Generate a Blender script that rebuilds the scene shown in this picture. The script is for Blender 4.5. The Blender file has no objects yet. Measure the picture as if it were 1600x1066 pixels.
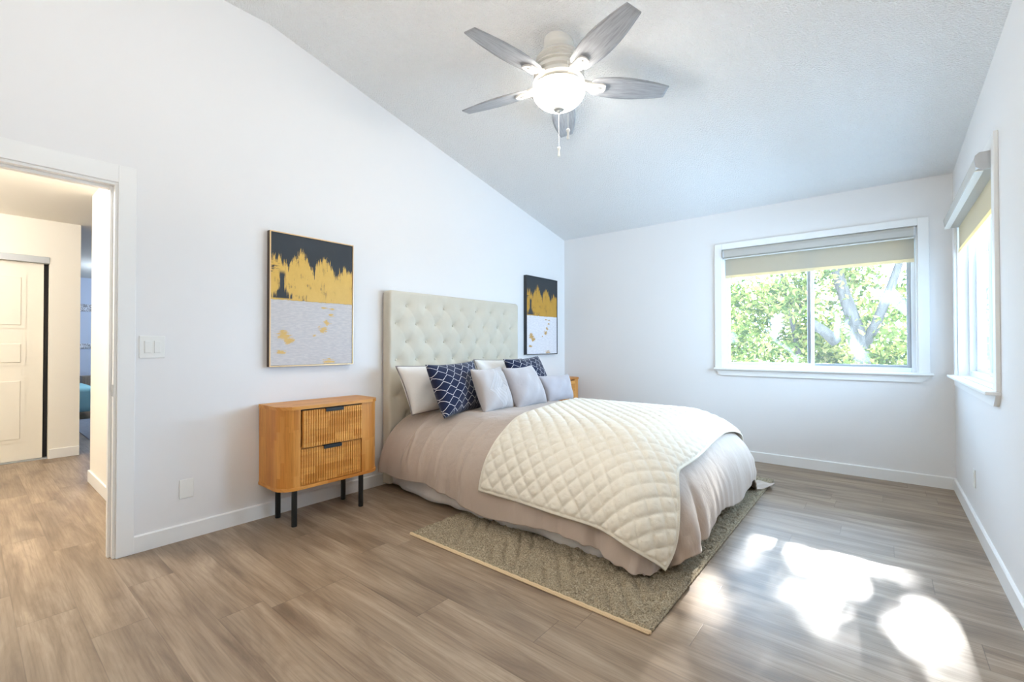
import bpy, bmesh, math, random
import numpy as np
from mathutils import Vector, Matrix

random.seed(7)
rng = np.random.default_rng(11)
SC = bpy.context.scene
COL = SC.collection
PI = math.pi

def L(r, g, b):                       # sRGB 0-255 -> linear
    def f(c):
        c /= 255.0
        return c / 12.92 if c <= 0.04045 else ((c + 0.055) / 1.055) ** 2.4
    return (f(r), f(g), f(b), 1.0)

# ------------------------------------------------------------------ camera
cam_d = bpy.data.cameras.new('camera')
cam = bpy.data.objects.new('camera', cam_d); COL.objects.link(cam)
cam_d.sensor_fit = 'HORIZONTAL'; cam_d.sensor_width = 36.0
cam_d.lens = 36.0 * 705.4 / 1600.0
cam_d.clip_start = 0.02; cam_d.clip_end = 300
_yaw, _pit, _rol = 0.6866, 0.0106, -0.0009
_F = Vector((-math.sin(_yaw) * math.cos(_pit), math.cos(_yaw) * math.cos(_pit), math.sin(_pit)))
_R = Vector((math.cos(_yaw), math.sin(_yaw), 0)); _U = _R.cross(_F)
_R2 = math.cos(_rol) * _R + math.sin(_rol) * _U; _U2 = -math.sin(_rol) * _R + math.cos(_rol) * _U
m = Matrix.Identity(4)
for i in range(3):
    m[i][0] = _R2[i]; m[i][1] = _U2[i]; m[i][2] = -_F[i]
m[0][3], m[1][3], m[2][3] = 3.3062, -5.1507, 1.18
cam.matrix_world = m
SC.camera = cam

# ------------------------------------------------------------------ colour management, world, sun
SC.view_settings.view_transform = 'Standard'
SC.view_settings.look = 'None'
SC.view_settings.exposure = 0.12
SC.view_settings.gamma = 1.0
SC.view_settings.use_curve_mapping = False
SC.cycles.use_denoising = True
SC.cycles.max_bounces = 10
SC.cycles.diffuse_bounces = 7
SC.cycles.glossy_bounces = 4
SC.cycles.transparent_max_bounces = 24
SC.cycles.sample_clamp_indirect = 8.0
SC.cycles.caustics_reflective = False
SC.cycles.caustics_refractive = False

SKY = 24.0
LAMP = 38.0
CEIL_FILL = 32.0  # strength of the added upward fill
SUN = 24.0
world = bpy.data.worlds.new('sky'); SC.world = world
world.use_nodes = True
wn = world.node_tree; wn.nodes.clear()
wo = wn.nodes.new('ShaderNodeOutputWorld'); wb = wn.nodes.new('ShaderNodeBackground')
tc = wn.nodes.new('ShaderNodeTexCoord'); sx = wn.nodes.new('ShaderNodeSeparateXYZ')
rp = wn.nodes.new('ShaderNodeValToRGB')
wn.links.new(tc.outputs['Generated'], sx.inputs[0])
wn.links.new(sx.outputs['Z'], rp.inputs[0])
rp.color_ramp.elements[0].position = 0.0; rp.color_ramp.elements[0].color = (0.47, 0.71, 1.0, 1)
rp.color_ramp.elements[1].position = 0.6; rp.color_ramp.elements[1].color = (0.50, 0.72, 1.0, 1)
wn.links.new(rp.outputs[0], wb.inputs[0]); wb.inputs[1].default_value = SKY
wn.links.new(wb.outputs[0], wo.inputs[0])

SUN_X = 0.026
SUN_T = 0.486                          # tan(elevation); the sun shines straight along -y
sd = bpy.data.lights.new('sun', 'SUN'); sd.energy = SUN; sd.angle = math.radians(0.75); sd.color = (1.0, 0.965, 0.92)
sun = bpy.data.objects.new('sun', sd); COL.objects.link(sun)
sun.rotation_euler = Vector((SUN_X, -1, -SUN_T)).to_track_quat('-Z', 'Y').to_euler()

W = 3.765                              # room width (x), back wall at y=0
NEAR = -5.75                           # wall behind the camera

def portal(loc, rot, sx_, sy_):
    d = bpy.data.lights.new('daylight_portal', 'AREA'); d.shape = 'RECTANGLE'; d.size = sx_; d.size_y = sy_
    d.cycles.is_portal = True
    o = bpy.data.objects.new('daylight_portal', d); COL.objects.link(o); o.location = loc; o.rotation_euler = rot
portal((2.77, 0.13, 1.57), (-PI / 2, 0, 0), 1.6, 1.3)
portal((W + 0.13, -1.0, 1.57), (0, PI / 2, 0), 1.3, 1.6)

def fill_light(name, loc, power, color, radius):  # unseen point light added as fill, without a fixture
    d = bpy.data.lights.new(name, 'POINT'); d.energy = power; d.color = color; d.shadow_soft_size = radius
    o = bpy.data.objects.new(name, d); COL.objects.link(o); o.location = loc
    return o
tl_ = bpy.data.lights.new('added_ceiling_fill', 'AREA'); tl_.shape = 'DISK'; tl_.size = 0.4; tl_.energy = CEIL_FILL; tl_.color = (1.0, 0.975, 0.94)  # added unseen fill behind the camera, aimed up to lift the ceiling
tlo = bpy.data.objects.new('added_ceiling_fill', tl_); COL.objects.link(tlo); tlo.location = (2.4, -5.2, 1.8); tlo.rotation_euler = (PI, 0, 0)
fill_light('hall_fill', (-0.75, -5.4, 2.3), 78, (1.0, 0.96, 0.91), 0.12)  # added unseen fill that brightens the hall floor by the doorway
fill_light('hall_fill_far', (-2.6, -6.0, 2.3), 40, (1.0, 0.96, 0.91), 0.12)  # added unseen fill for the closet end of the hall
fill_light('far_bedroom_fill', (-6.6, -3.2, 2.2), 60, (0.72, 0.84, 1.0), 0.15)  # added stand-in for the far room's blue daylight

# ------------------------------------------------------------------ node helpers
class NT:
    def __init__(s, name):
        s.m = bpy.data.materials.new(name); s.m.use_nodes = True
        s.t = s.m.node_tree; s.b = s.t.nodes['Principled BSDF']; s.out = s.t.nodes['Material Output']
    def n(s, typ, **kw):
        o = s.t.nodes.new(typ)
        for k, v in kw.items(): setattr(o, k, v)
        return o
    def link(s, a, b): s.t.links.new(a, b)
    def put(s, sock, v):
        if isinstance(v, bpy.types.NodeSocket): s.link(v, sock)
        elif v is not None: sock.default_value = v
    def math(s, op, a, b=None, c=None, clamp=False):
        o = s.n('ShaderNodeMath', operation=op, use_clamp=clamp)
        s.put(o.inputs[0], a)
        if b is not None: s.put(o.inputs[1], b)
        if c is not None: s.put(o.inputs[2], c)
        return o.outputs[0]
    def mix(s, f, a, b, blend='MIX'):
        o = s.n('ShaderNodeMix', data_type='RGBA', blend_type=blend)
        s.put(o.inputs[0], f); s.put(o.inputs[6], a); s.put(o.inputs[7], b)
        return o.outputs[2]
    def coord(s, kind='Object', scale=(1, 1, 1), rot=(0, 0, 0), loc=(0, 0, 0)):
        t = s.n('ShaderNodeTexCoord'); mp = s.n('ShaderNodeMapping')
        mp.inputs['Scale'].default_value = scale; mp.inputs['Rotation'].default_value = rot; mp.inputs['Location'].default_value = loc
        s.link(t.outputs[kind], mp.inputs[0]); return mp.outputs[0]
    def noise(s, vec, scale, detail=4, rough=0.55, dist=0.0, out=0):
        o = s.n('ShaderNodeTexNoise'); s.link(vec, o.inputs['Vector'])
        o.inputs['Scale'].default_value = scale; o.inputs['Detail'].default_value = detail
        o.inputs['Roughness'].default_value = rough; o.inputs['Distortion'].default_value = dist
        return o.outputs[out]
    def ramp(s, f, stops, interp='LINEAR'):
        o = s.n('ShaderNodeValToRGB'); s.put(o.inputs[0], f); cr = o.color_ramp; cr.interpolation = interp
        while len(cr.elements) < len(stops): cr.elements.new(0.5)
        for e, (p, c) in zip(cr.elements, stops):
            e.position = p; e.color = c if len(c) == 4 else (*c, 1)
        return o.outputs[0]
    def step(s, x, a, b):              # smooth 0..1 between a and b
        o = s.n('ShaderNodeMapRange', interpolation_type='SMOOTHSTEP'); s.put(o.inputs[0], x)
        o.inputs[1].default_value = a; o.inputs[2].default_value = b; return o.outputs[0]
    def sep(s, vec):
        o = s.n('ShaderNodeSeparateXYZ'); s.link(vec, o.inputs[0]); return o.outputs
    def bump(s, h, strength=0.3, dist=0.01, normal=None):
        o = s.n('ShaderNodeBump'); o.inputs['Strength'].default_value = strength; o.inputs['Distance'].default_value = dist
        s.link(h, o.inputs['Height'])
        if normal is not None: s.link(normal, o.inputs['Normal'])
        s.link(o.outputs[0], s.b.inputs['Normal']); return o.outputs[0]
    def base(s, c, rough=0.6, spec=None, metal=0.0, sheen=0.0):
        s.put(s.b.inputs['Base Color'], c); s.put(s.b.inputs['Roughness'], rough); s.b.inputs['Metallic'].default_value = metal
        if spec is not None: s.b.inputs['Specular IOR Level'].default_value = spec
        if sheen: s.b.inputs['Sheen Weight'].default_value = sheen
        return s

def plain(name, c, rough=0.5, metal=0.0, var=0.04, scale=30, spec=None):
    t = NT(name); v = t.coord()
    f = t.noise(v, scale, 3)
    d = tuple(max(0, x * (1 - var)) for x in c[:3]) + (1,)
    t.base(t.mix(f, c, d), rough, spec, metal); return t.m

# ------------------------------------------------------------------ materials
def mk_wall(name='white_wall_paint', c=L(234, 233, 232)):
    t = NT(name); v = t.coord()
    t.base(c, 0.75, 0.25)
    t.bump(t.noise(v, 220, 3), 0.06, 0.002); return t.m
M = {}
M['wall'] = mk_wall()
M['hallwall'] = mk_wall('warm_hall_paint', L(240, 236, 226))
M['bluelight_wall'] = mk_wall('painted_blue_daylight', L(205, 216, 236))  # the far room's blue daylight is put into this wall colour
def mk_ceiling():
    t = NT('popcorn_ceiling'); v = t.coord()
    t.base(L(243, 243, 242), 0.9, 0.1)
    vo = t.n('ShaderNodeTexVoronoi'); vo.inputs['Scale'].default_value = 95; t.link(v, vo.inputs['Vector'])
    h = t.math('ADD', t.math('MULTIPLY', vo.outputs['Distance'], -0.8), t.noise(v, 110, 4))
    t.bump(h, 0.8, 0.012); return t.m
M['ceiling'] = mk_ceiling()
M['trim'] = plain('white_trim_paint', L(240, 240, 238), 0.42, var=0.01)
M['doorpaint'] = plain('cream_door_paint', L(240, 235, 222), 0.45, var=0.01)
M['vinyl'] = plain('white_vinyl', L(236, 240, 244), 0.4, var=0.01)
M['alum'] = plain('grey_aluminium', L(178, 182, 186), 0.4, 0.3, var=0.02)
M['plastic'] = plain('white_plastic', L(236, 236, 232), 0.35, var=0.01)
M['dark'] = plain('painted_gap_shade', L(24, 24, 26), 0.8)  # near-black colour that paints the shade inside gaps
M['blackmetal'] = plain('black_metal', L(30, 32, 32), 0.45)

def mk_floor():
    t = NT('oak_vinyl_planks'); v = t.coord()
    x, y, z = t.sep(v)
    row = t.math('FLOOR', t.math('DIVIDE', y, 0.185))
    wn_ = t.n('ShaderNodeTexWhiteNoise', noise_dimensions='1D'); t.link(row, wn_.inputs['W'])
    xo = t.math('ADD', x, t.math('MULTIPLY', wn_.outputs['Value'], 1.22))
    colm = t.math('FLOOR', t.math('DIVIDE', xo, 1.22))
    cmb = t.n('ShaderNodeCombineXYZ'); t.link(row, cmb.inputs[0]); t.link(colm, cmb.inputs[1])
    pw = t.n('ShaderNodeTexWhiteNoise', noise_dimensions='2D'); t.link(cmb.outputs[0], pw.inputs['Vector'])
    pid = pw.outputs['Value']
    # grain coordinates, shifted per plank
    gv = t.n('ShaderNodeCombineXYZ')
    t.link(t.math('ADD', t.math('MULTIPLY', x, 0.9), t.math('MULTIPLY', pid, 37.0)), gv.inputs[0])
    t.link(t.math('ADD', t.math('MULTIPLY', y, 6.5), t.math('MULTIPLY', pid, 11.0)), gv.inputs[1])
    g1 = t.noise(gv.outputs[0], 1.3, 5, 0.6, 0.8)
    fv = t.n('ShaderNodeCombineXYZ'); t.link(t.math('ADD', t.math('MULTIPLY', x, 2.0), t.math('MULTIPLY', pid, 17.0)), fv.inputs[0]); t.link(t.math('MULTIPLY', y, 60.0), fv.inputs[1])
    g2 = t.noise(fv.outputs[0], 1.6, 3, 0.6, 0.3)
    kv = t.n('ShaderNodeCombineXYZ'); t.link(t.math('ADD', t.math('MULTIPLY', x, 1.6), t.math('MULTIPLY', pid, 23.0)), kv.inputs[0]); t.link(t.math('MULTIPLY', y, 5.5), kv.inputs[1])
    vo = t.n('ShaderNodeTexVoronoi'); vo.inputs['Scale'].default_value = 1.0; t.link(kv.outputs[0], vo.inputs['Vector'])
    knot = t.math('SUBTRACT', 1.0, t.step(vo.outputs['Distance'], 0.03, 0.34))
    c = t.ramp(g1, [(0.30, L(104, 85, 67)), (0.45, L(142, 121, 99)), (0.58, L(164, 143, 120)), (0.72, L(184, 164, 140))])
    c = t.mix(t.math('MULTIPLY', t.step(g2, 0.40, 0.72), 0.42), c, L(104, 85, 67))
    c = t.mix(t.math('MULTIPLY', t.math('MULTIPLY', knot, t.step(pid, 0.3, 0.6)), 0.62), c, L(84, 66, 51))
    c = t.mix(t.math('MULTIPLY', pid, 0.28), c, L(122, 106, 89))
    fy = t.math('FRACT', t.math('DIVIDE', y, 0.185)); fx = t.math('FRACT', t.math('DIVIDE', xo, 1.22))
    ey = t.math('MINIMUM', fy, t.math('SUBTRACT', 1.0, fy)); ex = t.math('MINIMUM', fx, t.math('SUBTRACT', 1.0, fx))
    sy_ = t.math('SUBTRACT', 1.0, t.step(ey, 0.003, 0.012)); sx_ = t.math('SUBTRACT', 1.0, t.step(ex, 0.0006, 0.0018))
    seam = t.math('MAXIMUM', t.math('MULTIPLY', sy_, 0.55), t.math('MULTIPLY', sx_, 0.9))
    c = t.mix(t.math('MULTIPLY', seam, 0.6), c, L(82, 66, 52))
    t.base(c, t.math('ADD', 0.30, t.math('MULTIPLY', g2, 0.14)), 0.5)
    h = t.math('SUBTRACT', t.math('MULTIPLY', g2, 0.12), t.math('MULTIPLY', seam, 0.6))
    t.bump(h, 0.2, 0.003); return t.m
M['floor'] = mk_floor()

def mk_wood(name, pal, axis='z', stave=0.035, length=0.3, rough=0.42):
    t = NT(name); v = t.coord(); x, y, z = t.sep(v)
    along, across = (z, t.math('ADD', y, t.math('MULTIPLY', x, 0.9))) if axis == 'z' else (y, t.math('ADD', x, t.math('MULTIPLY', z, 1.0)))
    row = t.math('FLOOR', t.math('DIVIDE', across, stave))
    w1 = t.n('ShaderNodeTexWhiteNoise', noise_dimensions='1D'); t.link(row, w1.inputs['W'])
    ao = t.math('ADD', along, t.math('MULTIPLY', w1.outputs['Value'], length))
    cm = t.math('FLOOR', t.math('DIVIDE', ao, length))
    cb = t.n('ShaderNodeCombineXYZ'); t.link(row, cb.inputs[0]); t.link(cm, cb.inputs[1])
    w2 = t.n('ShaderNodeTexWhiteNoise', noise_dimensions='2D'); t.link(cb.outputs[0], w2.inputs['Vector'])
    gv = t.n('ShaderNodeCombineXYZ'); t.link(t.math('MULTIPLY', across, 60.0), gv.inputs[0]); t.link(t.math('ADD', t.math('MULTIPLY', along, 3.5), t.math('MULTIPLY', w2.outputs['Value'], 9)), gv.inputs[1])
    g = t.noise(gv.outputs[0], 1.5, 4, 0.6, 0.6)
    c = t.ramp(w2.outputs['Value'], [(0.0, pal[0]), (0.35, pal[1]), (0.7, pal[2]), (1.0, pal[3])])
    c = t.mix(t.math('MULTIPLY', t.step(g, 0.4, 0.75), 0.4), c, pal[4])
    t.base(c, rough, 0.4); t.bump(g, 0.08, 0.002); return t.m
PAL = [L(192, 122, 50), L(212, 144, 66), L(222, 158, 80), L(202, 134, 58), L(156, 90, 32)]
M['oak'] = mk_wood('honey_oak_staves', PAL)
M['oaktop'] = mk_wood('honey_oak_top', PAL, 'y')
PALD = [L(200, 136, 60), L(220, 158, 78), L(230, 170, 90), L(208, 142, 66), L(164, 98, 38)]
M['oakdrawer'] = mk_wood('honey_oak_drawer', PALD, 'y', 0.045, 0.14)
M['greywood'] = mk_wood('weathered_grey_wood', [L(120, 110, 100), L(140, 128, 116), L(150, 140, 128), L(130, 118, 106), L(90, 82, 76)])
M['paleoak'] = mk_wood('pale_oak', [L(150, 120, 88), L(170, 140, 104), L(178, 148, 112), L(160, 130, 96), L(120, 92, 64)])

def mk_blade():
    t = NT('grey_washed_wood'); v = t.coord('UV', (3, 60, 1))
    g = t.noise(v, 1.4, 5, 0.6, 0.5)
    t.base(t.ramp(g, [(0.3, L(138, 138, 140)), (0.5, L(160, 161, 164)), (0.72, L(176, 177, 180))]), 0.45, 0.4); return t.m
M['blade'] = mk_blade()
M['fanwhite'] = plain('satin_white_metal', L(222, 218, 210), 0.38, 0.0, var=0.02)
M['fangrey'] = plain('brushed_nickel', L(196, 194, 190), 0.35, 0.5, var=0.02)
def mk_bowl():
    t = NT('lit_frosted_glass'); t.base((0.9, 0.88, 0.85, 1), 0.3)
    t.b.inputs['Emission Color'].default_value = (1.0, 0.94, 0.865, 1); t.b.inputs['Emission Strength'].default_value = LAMP; return t.m
M['bowl'] = mk_bowl()

def mk_fabric(name, c, c2, scale=260, rough=0.85, sheen=0.3, wr=(3, 3, 3), ws=6, wstr=0.25, wdist=0.02):
    t = NT(name); v = t.coord()
    weave = t.noise(v, scale, 2); big = t.noise(t.coord('Object', wr), ws, 4, 0.55, 0.6)
    t.base(t.mix(big, c, c2), rough, 0.2, 0, sheen)
    t.bump(t.math('ADD', t.math('MULTIPLY', weave, 0.06), big), wstr, wdist); return t.m
M['duvet'] = mk_fabric('taupe_satin_cotton', L(198, 181, 166), L(188, 170, 155), 400, 0.55, 0.3, (2.2, 2.2, 0.8), 4.5, 0.35, 0.03)
M['skirt'] = mk_fabric('white_cotton_sheet', L(234, 230, 226), L(222, 216, 212), 400, 0.8, 0.2, (3, 3, 0.8), 5, 0.3, 0.03)
M['quilt'] = mk_fabric('ivory_quilted_cotton', L(240, 233, 217), L(232, 224, 206), 300, 0.6, 0.3, (1, 1, 1), 30, 0.5, 0.010)
M['linen'] = mk_fabric('ivory_linen', L(214, 207, 190), L(204, 196, 178), 500, 0.8, 0.25, (1, 1, 1), 10, 0.12, 0.01)
M['white_pillow'] = mk_fabric('white_pillow_cotton', L(249, 247, 244), L(240, 237, 232), 400, 0.8, 0.2, (1, 1, 1), 9, 0.5, 0.02)
M['grey_velvet'] = mk_fabric('silver_grey_velvet', L(188, 182, 182), L(172, 166, 167), 300, 0.75, 0.5, (1, 1, 1), 12, 0.4, 0.012)
M['grey_lumbar'] = mk_fabric('silver_grey_satin', L(188, 184, 188), L(178, 173, 178), 300, 0.6, 0.4, (1, 1, 1), 8, 0.2, 0.012)
M['piping'] = plain('taupe_piping', L(150, 142, 138), 0.8)
M['aqua'] = plain('aqua_bedding', L(150, 205, 215), 0.8, var=0.1, scale=6)

def mk_pleat():
    t = NT('silver_grey_pleated_fabric'); v = t.coord('UV'); x, y, z = t.sep(v)
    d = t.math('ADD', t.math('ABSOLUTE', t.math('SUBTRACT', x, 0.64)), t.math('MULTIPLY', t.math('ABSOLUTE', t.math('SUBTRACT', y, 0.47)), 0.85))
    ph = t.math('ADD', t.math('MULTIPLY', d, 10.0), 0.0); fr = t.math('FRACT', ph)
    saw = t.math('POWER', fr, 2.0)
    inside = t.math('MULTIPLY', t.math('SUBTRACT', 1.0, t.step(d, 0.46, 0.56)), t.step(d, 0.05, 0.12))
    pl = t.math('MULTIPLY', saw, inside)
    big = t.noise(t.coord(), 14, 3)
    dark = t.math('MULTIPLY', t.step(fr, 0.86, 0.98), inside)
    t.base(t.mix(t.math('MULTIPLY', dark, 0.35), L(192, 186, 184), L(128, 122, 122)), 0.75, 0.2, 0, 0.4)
    t.bump(t.math('ADD', pl, t.math('MULTIPLY', big, 0.3)), 0.8, 0.014); return t.m
M['pleat'] = mk_pleat()

def mk_navy():
    t = NT('navy_lattice_print'); v = t.coord('UV'); u, w, z = t.sep(v)
    nw = t.noise(t.coord('UV'), 40, 2)
    w2 = t.math('ADD', w, t.math('MULTIPLY', u, -0.12))
    tri = t.math('SUBTRACT', t.math('MULTIPLY', t.math('ABSOLUTE', t.math('SUBTRACT', t.math('FRACT', t.math('MULTIPLY', u, 6.0)), 0.5)), 4.0), 1.0)
    vm = t.math('ADD', t.math('MULTIPLY', w2, 9.5), t.math('MULTIPLY', t.math('SUBTRACT', nw, 0.5), 0.12))
    k = t.math('FLOOR', vm)
    def line(kk):
        s = t.math('SUBTRACT', 1.0, t.math('MULTIPLY', t.math('MODULO', kk, 2.0), 2.0))
        pos = t.math('ADD', kk, t.math('ADD', 0.5, t.math('MULTIPLY', t.math('MULTIPLY', s, tri), 0.40)))
        return t.math('ABSOLUTE', t.math('SUBTRACT', vm, pos))
    d = t.math('MINIMUM', line(k), t.math('MINIMUM', line(t.math('ADD', k, 1.0)), line(t.math('SUBTRACT', k, 1.0))))
    mask = t.math('SUBTRACT', 1.0, t.step(d, 0.03, 0.075))
    t.base(t.mix(mask, L(30, 38, 66), L(214, 214, 218)), 0.8, 0.2, 0, 0.2)
    t.bump(t.noise(t.coord(), 300, 2), 0.15, 0.003); return t.m
M['navy'] = mk_navy()

def mk_rug():
    t = NT('taupe_loop_pile'); v = t.coord(); n1 = t.noise(v, 140, 3); n2 = t.noise(v, 9, 3)
    c = t.ramp(n1, [(0.3, L(112, 100, 82)), (0.5, L(160, 146, 122)), (0.7, L(198, 186, 162))])
    c = t.mix(t.math('MULTIPLY', n2, 0.35), c, L(128, 117, 100))
    t.base(c, 0.95, 0.05); t.bump(n1, 0.6, 0.008); return t.m
M['rug'] = mk_rug()
M['rugedge'] = plain('cream_rug_binding', L(222, 196, 158), 0.8, var=0.15, scale=120)

def mk_art(name, lower, side_seed):
    """dark sky, ragged gold leaf band, pale lower field with gold patches; UV space (v from the top)"""
    t = NT(name); v = t.coord('UV'); u, vv, _ = t.sep(v)
    vt = t.math('SUBTRACT', 1.0, vv)
    sky = [(0.0, .185), (.05, .18), (.1, .185), (.16, .24), (.2, .26), (.26, .17), (.3, .15), (.35, .12), (.4, .15), (.45, .22), (.5, .30), (.53, .20), (.57, .17), (.62, .145), (.68, .165), (.73, .22), (.78, .30), (.82, .24), (.86, .25), (.89, .18), (.93, .25), (.97, .24), (1.0, .25)]
    prof = t.n('ShaderNodeFloatCurve'); cv = prof.mapping.curves[0]
    cv.points[0].location = sky[0]; cv.points[-1].location = sky[-1]
    for p in sky[1:-1]: cv.points.new(*p)
    for p in cv.points: p.handle_type = 'VECTOR'
    prof.mapping.update(); t.link(u, prof.inputs['Value'])
    streak = t.noise(t.coord('UV', (75, 7, 1)), 1.0, 4, 0.65)
    brush = t.noise(t.coord('UV', (14, 90, 1)), 1.0, 3, 0.6)
    blot = t.noise(t.coord('UV', (9, 9, 1)), 1.0, 4, 0.6)
    top = t.math('ADD', prof.outputs[0], t.math('MULTIPLY', t.math('SUBTRACT', streak, 0.5), 0.28))
    above = t.step(t.math('SUBTRACT', vt, top), -0.004, 0.006)
    base_v = t.math('ADD', 0.502, t.math('MULTIPLY', t.math('SUBTRACT', brush, 0.5), 0.02))
    under = t.step(t.math('SUBTRACT', base_v, vt), -0.004, 0.004)
    # dark scraped hole near the left
    hx = t.math('DIVIDE', t.math('SUBTRACT', u, 0.125), t.math('ADD', 0.035, t.math('MULTIPLY', t.step(vt, 0.40, 0.5), 0.09)))
    hole = t.math('SUBTRACT', 1.0, t.step(t.math('ADD', t.math('ABSOLUTE', hx), t.math('MULTIPLY', t.math('SUBTRACT', streak, 0.5), 3.5)), 0.6, 1.1))
    hole = t.math('MULTIPLY', hole, t.math('MULTIPLY', t.step(vt, 0.27, 0.31), t.math('SUBTRACT', 1.0, t.step(vt, 0.485, 0.498))))
    hole2 = t.math('MULTIPLY', t.math('SUBTRACT', 1.0, t.step(t.math('ABSOLUTE', t.math('SUBTRACT', u, 0.02)), 0.0, 0.1)), t.math('MULTIPLY', t.step(brush, 0.5, 0.6), t.math('MULTIPLY', t.step(vt, 0.2, 0.24), t.math('SUBTRACT', 1.0, t.step(vt, 0.29, 0.31)))))
    gold = t.math('MULTIPLY', t.math('MULTIPLY', above, under), t.math('SUBTRACT', 1.0, t.math('MAXIMUM', hole, hole2)))
    flake = t.step(t.math('ADD', t.math('MULTIPLY', streak, 0.5), t.math('MULTIPLY', blot, 0.5)), 0.57, 0.62)
    gold = t.math('MULTIPLY', gold, t.math('SUBTRACT', 1.0, t.math('MULTIPLY', flake, 0.7)))
    low = t.step(t.math('SUBTRACT', vt, base_v), -0.003, 0.003)
    # patches of gold in the lower field
    patch = None
    for (pu, pv, ru, rv) in [(.14, .78, .09, .055), (.19, .81, .08, .03), (.12, .90, .075, .022), (.61, .72, .06, .03), (.655, .665, .055, .025), (.72, .60, .05, .015), (.62, .545, .05, .012), (.73, .55, .05, .012), (.70, .98, .085, .03), (.50, .77, .03, .012)]:
        a = t.math('DIVIDE', t.math('SUBTRACT', u, pu), ru); b = t.math('DIVIDE', t.math('SUBTRACT', vt, pv), rv)
        r = t.math('SQRT', t.math('ADD', t.math('MULTIPLY', a, a), t.math('MULTIPLY', b, b)))
        f = t.math('SUBTRACT', 1.0, r)
        patch = f if patch is None else t.math('MAXIMUM', patch, f)
    pm = t.math('ADD', patch, t.math('MULTIPLY', t.math('SUBTRACT', t.math('ADD', t.math('MULTIPLY', brush, 0.6), t.math('MULTIPLY', blot, 0.4)), 0.5), 5.0))
    pm = t.math('MULTIPLY', t.math('MULTIPLY', t.step(pm, 0.1, 0.5), t.step(patch, -0.6, 0.1)), low)
    gold = t.math('MAXIMUM', gold, t.math('MULTIPLY', pm, 0.9))
    field = t.mix(t.step(brush, 0.35, 0.7), lower[0], lower[1])
    c = t.mix(low, t.mix(t.math('MULTIPLY', blot, 0.4), L(62, 66, 70), L(48, 52, 58)), field)
    gcol = t.mix(blot, lower[2], lower[3])
    c = t.mix(gold, c, gcol)
    t.base(c, t.math('SUBTRACT', 0.7, t.math('MULTIPLY', gold, 0.3)), 0.3)
    t.bump(t.math('ADD', brush, gold), 0.15, 0.003); return t.m
M['art_warm'] = mk_art('gold_leaf_abstract_warm', (L(196, 192, 192), L(210, 205, 202), L(226, 186, 96), L(206, 162, 72)), 0)
M['art_pale'] = mk_art('gold_leaf_abstract_pale', (L(222, 220, 224), L(236, 234, 236), L(206, 158, 66), L(184, 138, 50)), 1)
M['goldframe'] = plain('gold_frame_edge', L(226, 190, 140), 0.35, 0.3)
M['brownframe'] = plain('dark_bronze_frame_side', L(72, 58, 48), 0.5)
M['blackframe'] = plain('black_frame_side', L(44, 46, 50), 0.5)

def mk_glass():
    t = NT('window_glass'); t.t.nodes.remove(t.b)
    tr = t.n('ShaderNodeBsdfTransparent'); gl = t.n('ShaderNodeBsdfGlossy'); gl.inputs['Roughness'].default_value = 0.02
    tr.inputs[0].default_value = (0.97, 0.98, 0.98, 1)
    fr = t.n('ShaderNodeFresnel'); fr.inputs['IOR'].default_value = 1.45
    mx = t.n('ShaderNodeMixShader'); t.link(t.math('MULTIPLY', fr.outputs[0], 0.8), mx.inputs[0]); t.link(tr.outputs[0], mx.inputs[1]); t.link(gl.outputs[0], mx.inputs[2])
    # dusty smears on the pane that catch the sun
    v = t.coord(); n1 = t.noise(v, 2.6, 3, 0.5, 0.8); n2 = t.noise(v, 14, 3)
    sm = t.math('MULTIPLY', t.step(n1, 0.58, 0.74), t.math('ADD', 0.10, t.math('MULTIPLY', n2, 0.22)))
    sm = t.math('ADD', sm, 0.012)
    tl = t.n('ShaderNodeBsdfTranslucent'); tl.inputs[0].default_value = (0.9, 0.9, 0.88, 1)
    m2 = t.n('ShaderNodeMixShader'); t.link(sm, m2.inputs[0]); t.link(mx.outputs[0], m2.inputs[1]); t.link(tl.outputs[0], m2.inputs[2])
    t.link(m2.outputs[0], t.out.inputs[0]); return t.m
M['glass'] = mk_glass()

def mk_shade():
    t = NT('taupe_roller_fabric'); v = t.coord(); n = t.noise(v, 400, 2)
    t.base(t.mix(n, L(196, 192, 180), L(178, 174, 162)), 0.9, 0.1)
    tl = t.n('ShaderNodeBsdfTranslucent'); tl.inputs[0].default_value = L(232, 206, 158)
    mx = t.n('ShaderNodeMixShader'); mx.inputs[0].default_value = 0.2
    t.link(t.b.outputs[0], mx.inputs[1]); t.link(tl.outputs[0], mx.inputs[2]); t.link(mx.outputs[0], t.out.inputs[0]); return t.m
M['shade'] = mk_shade()
def mk_shadehem():
    t = NT('cream_hem_fabric'); t.base(L(236, 226, 200), 0.8, 0.1)
    tl = t.n('ShaderNodeBsdfTranslucent'); tl.inputs[0].default_value = L(236, 214, 160)
    mx = t.n('ShaderNodeMixShader'); mx.inputs[0].default_value = 0.35
    t.link(t.b.outputs[0], mx.inputs[1]); t.link(tl.outputs[0], mx.inputs[2]); t.link(mx.outputs[0], t.out.inputs[0]); return t.m
M['shadehem'] = mk_shadehem()
M['cassette'] = plain('taupe_cassette', L(190, 186, 178), 0.5, var=0.03, scale=100)
M['cassetteend'] = plain('grey_plastic_end_cap', L(196, 198, 200), 0.45)

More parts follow.
